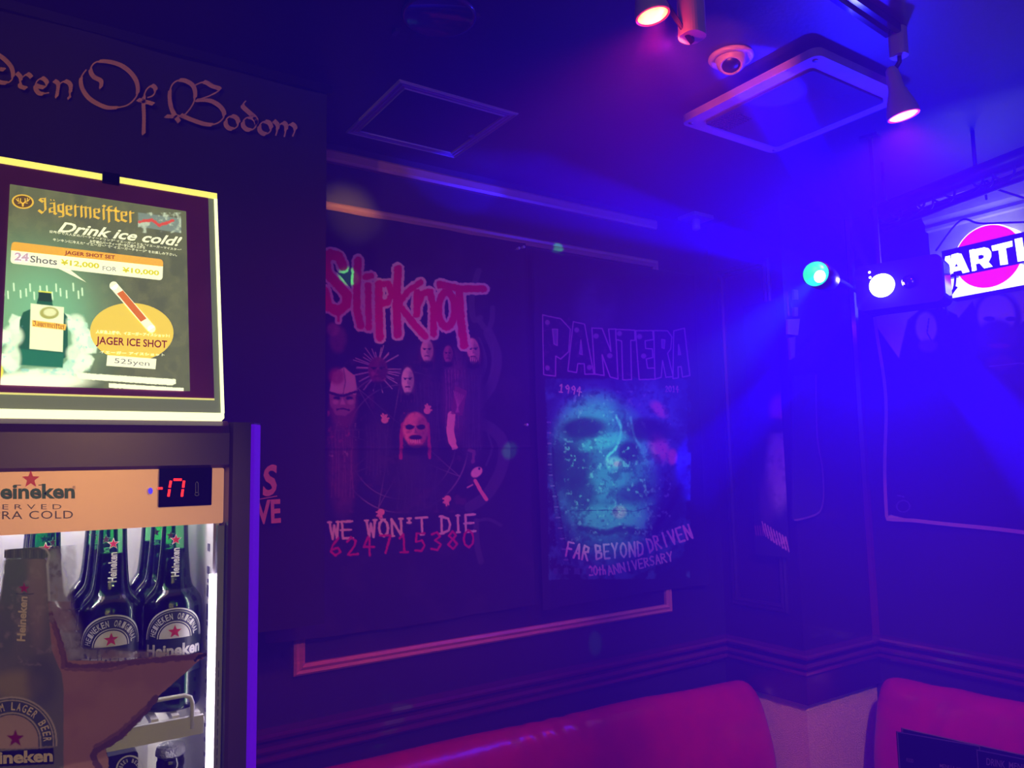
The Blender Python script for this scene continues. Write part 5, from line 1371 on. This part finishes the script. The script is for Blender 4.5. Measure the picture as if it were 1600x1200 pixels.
# flag with group portrait on the right wall
RXF = WX-.028
q = [onX(*p, RXF) for p in ((1388, 806), (1600, 842), (1402, 478))]
ry1 = max(q[0][1], q[2][1])+.0; ry0 = .55; rz0 = q[0][2]-.01; rz1 = zl-.004
P, A, B, nu, nv = cloth_grid((RXF, ry1, rz1), (0, -1, 0), (0, 0, -1), ry1-ry0, rz1-rz0, 0.003)
pt = Paint(P, (196, 190, 200))
pt.poly([(1360,560),(1350,820),(1396,640),(1392,804),(1480,828),(1600,840),(1800,850),(1800,560),(1560,560),(1480,560),(1402,575)], (18, 16, 24), soft=2)
pt.poly([(1360, 500), (1360, 820), (1394, 804), (1500, 830), (1800, 860), (1800, 600), (1402, 560)], (16, 14, 22), soft=2)
pt.poly([(1402, 560), (1400, 700), (1394, 804), (1500, 830), (1800, 860), (1800, 500), (1610, 490), (1580, 520), (1530, 505), (1520, 470), (1490, 505), (1440, 480), (1418, 500)], (16, 14, 22), soft=2)
pt.poly([(1428,500),(1440,484),(1470,480),(1495,492),(1510,520),(1500,600),(1470,600),(1462,540),(1440,500)], (10, 9, 14), soft=1.5)
pt.blob(1446, 512, 16, 24, (190, 176, 184), soft=.3); pt.stroke([(1450,498),(1447,520),(1455,535)], 2, (30, 26, 40)); pt.blob(1448, 540, 14, 10, (110, 90, 110), soft=.7)
pt.blob(1557, 500, 40, 46, (12, 10, 16), soft=.3); pt.blob(1556, 492, 28, 32, (200, 188, 196), soft=.25); pt.blob(1557, 524, 32, 26, (60, 40, 52), soft=.5)
for x in (1545, 1578): pt.blob(x, 498, 9, 4, (30, 24, 40), soft=.5)
pt.blob(1560, 540, 16, 4, (110, 50, 60), soft=.6); pt.blob(1562, 566, 20, 12, (76, 44, 60), soft=.7)
pt.blob(1620, 480, 20, 30, (12, 10, 16), soft=.4)
pt.stroke([(1545, 572), (1580, 568), (1640, 566)], 1.2, (120, 110, 150))
pt.stroke(ell(1412, 791, 10, 9, n=24), 1.6, (90, 80, 120)); pt.stroke([(1403, 774), (1412, 776)], 2, (90, 80, 120), rag=.5)
k_ = (A > .62) & (B > .10+.05*np.sin(14*A)); pt.c[k_] = lin((16, 14, 22))
d = .008*np.sin(10*A+1)*(.3+.7*B/B.max()) + .004*np.sin(22*A+4*B)
P2 = P.copy(); P2[:, 0] -= d; P2[:, 2] -= .03*np.clip((A-.1)/.5, 0, 1)*(B/B.max())**4
P2[:, 1] -= .03*np.exp(-((B/B.max()-.4)/.3)**2)*np.exp(-A/.1)
pf = thing('band_flag', 'dark pale-edged flag with a group portrait on the right wall under the sign', 'flag', (RXF, ry1, rz1))
grid_obj('flag_cloth', P2, nu, nv, m_cloth, pt, pf)
m_hem = mat('pale_flag_hem', (176, 160, 170), .8)
mb = MB(); Hm = P2.reshape(nv, nu, 3)
e1 = [Hm[j, 0]+np.array([-.002, .002, 0]) for j in range(0, nv, 6)] + [Hm[nv-1, i]+np.array([-.002, 0, -.002]) for i in range(0, nu, 6)]
V, Fs = ribbon(e1, Plane((RXF, 0, 0), (-1, 0, 0)), .013); orient(mb, V, Fs, np.array([-1., 0, 0]))
mb.build('hem', m_hem, pf)
# dark loops of wire below the sign
for q, lab in ((((1466, 486), (1478, 470), (1490, 452), (1493, 430)), 'black wire hanging between the party light and the lettered sign'), (((1481, 492), (1478, 476), (1486, 460), (1495, 448)), 'short black wire loop just under the left end of the lettered sign')):
    pts = smooth_path([onX(x, y, SX-.05) for x, y in q], 6); o = MB().tube(pts, .004, 6).build('wire', m_cable, None, pts[0]); tag(o, lab, 'wire')

# ================================================================== CORNER PIER: FLAGS AND PRINTS
# side face flag
PFX = CX-.03
ya, yb = onX(1172, 700, PFX)[1], CY+.012
za, zb_ = onX(1205, 470, PFX)[2], onX(1205, 868, PFX)[2]
P, A, B, nu, nv = cloth_grid((PFX, ya, za), (0, -1, 0), (0, 0, -1), ya-yb, za-zb_, 0.0025)
pt = Paint(P, (20, 17, 26))
pt.blob(1217, 735, 18, 60, (150, 140, 160), soft=.7, op=.8, tex=.5, seed=3); pt.blob(1218, 640, 14, 22, (130, 70, 90), soft=.8, op=.8); pt.blob(1212, 665, 20, 12, (14, 10, 20), soft=.6)
pt.blob(1200, 780, 12, 40, (80, 60, 90), soft=.9, op=.6, tex=.4)
for k in range(9): pt.stroke([(1192+k*4.5, 815+k*3), (1198+k*4.4, 838+k*3)], 2, (190, 140, 170), rag=.8, op=.9)
for k in range(5): pt.stroke([(1180+k*4, 822), (1182+k*4, 836)], 2, (130, 60, 90), op=.8)
P2 = P.copy(); P2[:, 0] -= .006*np.sin(20*A)
o = grid_obj('band_flag', P2, nu, nv, m_cloth, pt); tag(o, 'dark printed flag on the narrow side of the corner pier', 'flag')
# front face banner with curved pale edge
PFY = CY-.022
b = [onY(x, y, PFY) for x, y in ((1240, 585), (1274, 585), (1276, 680), (1284, 730), (1286, 775), (1281, 798), (1268, 806), (1246, 812), (1240, 812))]
bn = thing('cloth_banner', 'black cloth banner with a thin pale curved edge on the front of the pier', 'banner', b[0])
mb = MB(); n_ = len(b); P = [tuple(p) for p in b] + [tuple(p+np.array([0, .008, 0])) for p in b]
ts = tess([(p[0], p[2]) for p in b])
mb.add(P, [t for t in ts] + [tuple(n_+i for i in t[::-1]) for t in ts] + [(i, (i+1) % n_, n_+(i+1) % n_, n_+i) for i in range(n_)]); mb.build('banner_cloth', m_blackcloth, bn)
mb = MB(); V, Fs = ribbon([p+np.array([0, -.002, 0]) for p in smooth_path(b[1:], 5)], Plane(b[0], (0, -1, 0)), .007); orient(mb, V, Fs, np.array([0, -1., 0])); mb.build('piping', mat('dark_mauve_piping', (96, 70, 90), .8), bn)
def small_print(q, name, label, c, cat='poster', dep=.006):
    P_ = [onY(x, y, CY-.012) for x, y in q]; mb = MB(); V = [tuple(p) for p in P_]+[tuple(p+np.array([0, .010, 0])) for p in P_]
    mb.add(V, [(0, 1, 2, 3), (7, 6, 5, 4), (0, 4, 5, 1), (1, 5, 6, 2), (2, 6, 7, 3), (3, 7, 4, 0)])
    return tag(mb.build(name, c, None, P_[0]), label, cat)
small_print(((1231, 455), (1234, 455), (1238, 494), (1234, 494)), 'mirror_strip', 'narrow upright mirror strip catching the light on the pier edge', mat('mirror', (230, 230, 255), .05, metal=1.0), 'mirror')
small_print(((1240, 452), (1247, 453), (1248, 468), (1241, 468)), 'photo_print', 'small pale print beside the mirror strip, upper one', m_white)
small_print(((1241, 480), (1247, 480), (1247, 494), (1241, 494)), 'photo_print', 'small pale print beside the mirror strip, lower one', m_white)
small_print(((1231, 499), (1250, 498), (1247, 524), (1231, 522)), 'photo_print', 'larger grey paper sheet below the mirror strip on the pier', mat('grey_paper', (170, 170, 190), .7))
o = small_print(((1233, 528), (1243, 526), (1242, 558), (1236, 562)), 'photo_print', 'narrow torn paper strip hanging lowest on the pier edge', mat('lilac_paper', (120, 110, 150), .7))

# ================================================================== SOFAS
def sofa_back(name, label, axis):
    t = thing(name, label, 'sofa', (1.35, 1.7, 0) if axis == 'x' else (2.45, .6, 0))
    # back: rounded roll at the top, bellied front
    if axis == 'x':
        x0, x1, w = .30, CX-.012, WY-.052
    else:
        x0, x1, w = -.9, 1.66, WX-.055
    prof = [(0, .30), (.16, .30), (.19, .36), (.185, .50), (.16, .62), (.135, .70), (.105, .752), (.07, .775), (.035, .77), (.01, .745), (0, .70)]
    prof = [tuple(p) for p in smooth_path([np.array(p) for p in prof], 5)]
    n = 240; path = []; mb = MB(); P = []
    for k in range(n+1):
        f = k/n; s_ = x0+(x1-x0)*f
        e = min(1, (min(f, 1-f)*(x1-x0))/.07); e = math.sqrt(max(0, 1-(1-e)**2))
        for j, (a, z) in enumerate(prof):
            up = max(0, min(1, (z-.5)/.27))
            wr = .0045*math.sin(55*s_+30*z+3*math.sin(9*s_))*up*max(0, math.sin(5.0*s_+.6))**2 + .004*math.sin(11*s_+6*z)*up
            if axis == 'y': wr = .009*math.sin(34*s_+26*z)*max(0, 1-abs((1.42-s_))/.25)
            dz_ = (-.028+.028*e)*up + (.012*math.sin(2.2*s_+.4)*up) - (.03*max(0, f-.75)/.25*up if axis == 'x' else 0)
            a2 = a*(.80+.20*e)+wr
            if axis == 'x': P.append((s_, w-a2, z+dz_))
            else: P.append((w-a2, s_, z+dz_))
    m = len(prof); Fs = []
    for k in range(n):
        for j in range(m):
            j2 = (j+1) % m; q_ = (k*m+j, k*m+j2, (k+1)*m+j2, (k+1)*m+j); Fs.append(q_ if axis == 'y' else q_[::-1])
    Fs.append(tuple(range(m)) if axis == 'x' else tuple(range(m))[::-1]); Fs.append(tuple(n*m+j for j in range(m))[::-1] if axis == 'x' else tuple(n*m+j for j in range(m)))
    mb.add(P, Fs, True); mb.build('backrest', m_vinyl, t)
    if axis == 'x':
        MB().rbox((x0, w-.62, .16), (x1, w-.02, .295), .03, 0).build('seat', m_vinyl, t); MB().box((x0+.02, w-.58, 0), (x1-.02, w-.02, .16)).build('base', m_pier, t)
    else:
        MB().rbox((w-.42, x0, .16), (w-.02, 1.40, .295), .03, 1).build('seat', m_vinyl, t); MB().box((w-.40, x0+.02, 0), (w-.02, 1.38, .16)).build('base', m_pier, t)
    return t
sofa_back('bench_sofa', 'long red vinyl bench back below the wood rail under the band flags', 'x')
sofa_back('bench_sofa', 'red vinyl bench at the lower right, beyond the plaster pier', 'y')

# ================================================================== MENUS ON A LOW TABLE
MD = 1.70
mn = -CF*np.array([1, 1, 0]); mn = mn/np.linalg.norm(mn)
TZ = .70
m_menu = mat('dark_menu_card', (30, 26, 44), .3); m_medge = mat('menu_edge', (150, 120, 150), .4); m_mtxt = mat('menu_print', (170, 130, 160), .5)
def menu(corners, label, D, words, tilt):
    c = [np.array(p, float) for p in corners]
    base = atD(*corners[0], D); n = mn.copy()
    pl_ = Plane(base, n)
    a, b_ = pl_.at(*corners[0]), pl_.at(*corners[1])
    t = thing('menu_stand', label, 'menu', ((a[0]+b_[0])/2, (a[1]+b_[1])/2, TZ), 'menu boards on the low table')
    lo = np.array([0, 0, 1.0]); a0 = np.array([a[0], a[1], TZ]); b0 = np.array([b_[0], b_[1], TZ])
    lean = -n*.0
    V = [a0, b0, b_, a]; V2 = [v-n*.006 for v in V]
    mb = MB(); mb.add([tuple(v) for v in V+V2], [(0, 1, 2, 3), (7, 6, 5, 4), (0, 4, 5, 1), (1, 5, 6, 2), (2, 6, 7, 3), (3, 7, 4, 0)]); mb.build('board', m_menu, t)
    mb = MB(); Vv, Fs = ribbon([a0+n*.0008, a+n*.0008, b_+n*.0008, b0+n*.0008], pl_, .0022); orient(mb, Vv, Fs, n); mb.build('border', m_medge, t)
    mb = MB()
    for w_, bl, br, tl in words: pl_.text(mb, w_, bl, br, tl, .0008, .01)
    mb.build('lettering', m_mtxt, t)
    return t, pl_
tb_c = atD(1530, 1190, 1.68)
tbl = thing('low_table', 'round dark table under the menu boards', 'table', (tb_c[0], tb_c[1], 0))
MB().lathe([(.30, .664), (.312, .668), (.315, .68), (.312, .696), (.30, .70)], 48, (tb_c[0], tb_c[1], 0)).build('table_top', m_rail, tbl)
MB().lathe([(.18, 0), (.18, .012), (.04, .03), (.03, .05), (.03, .664)], 24, (tb_c[0], tb_c[1], 0)).build('pedestal', m_black, tbl)
menu(((1402, 1144), (1530, 1166)), 'front dark menu board with a pale border, standing at the lower right', 1.62, [('FOOD', (1416, 1190), (1427, 1192), (1416, 1184)), ('MENU', (1468, 1199), (1486, 1202), (1468, 1193)), ('LIST', (1489, 1202), (1508, 1206), (1489, 1197))], 0)
menu(((1410, 1138), (1640, 1189)), 'rear dark menu board showing behind the front board at the lower right', 1.70, [], 0)
menu(((1526, 1172), (1680, 1202)), 'drink menu board with large lettering at the lower right corner', 1.58, [('DRINK', (1541, 1195), (1570, 1200), (1541, 1184)), ('MENU', (1576, 1200), (1604, 1205), (1576, 1190))], 0)
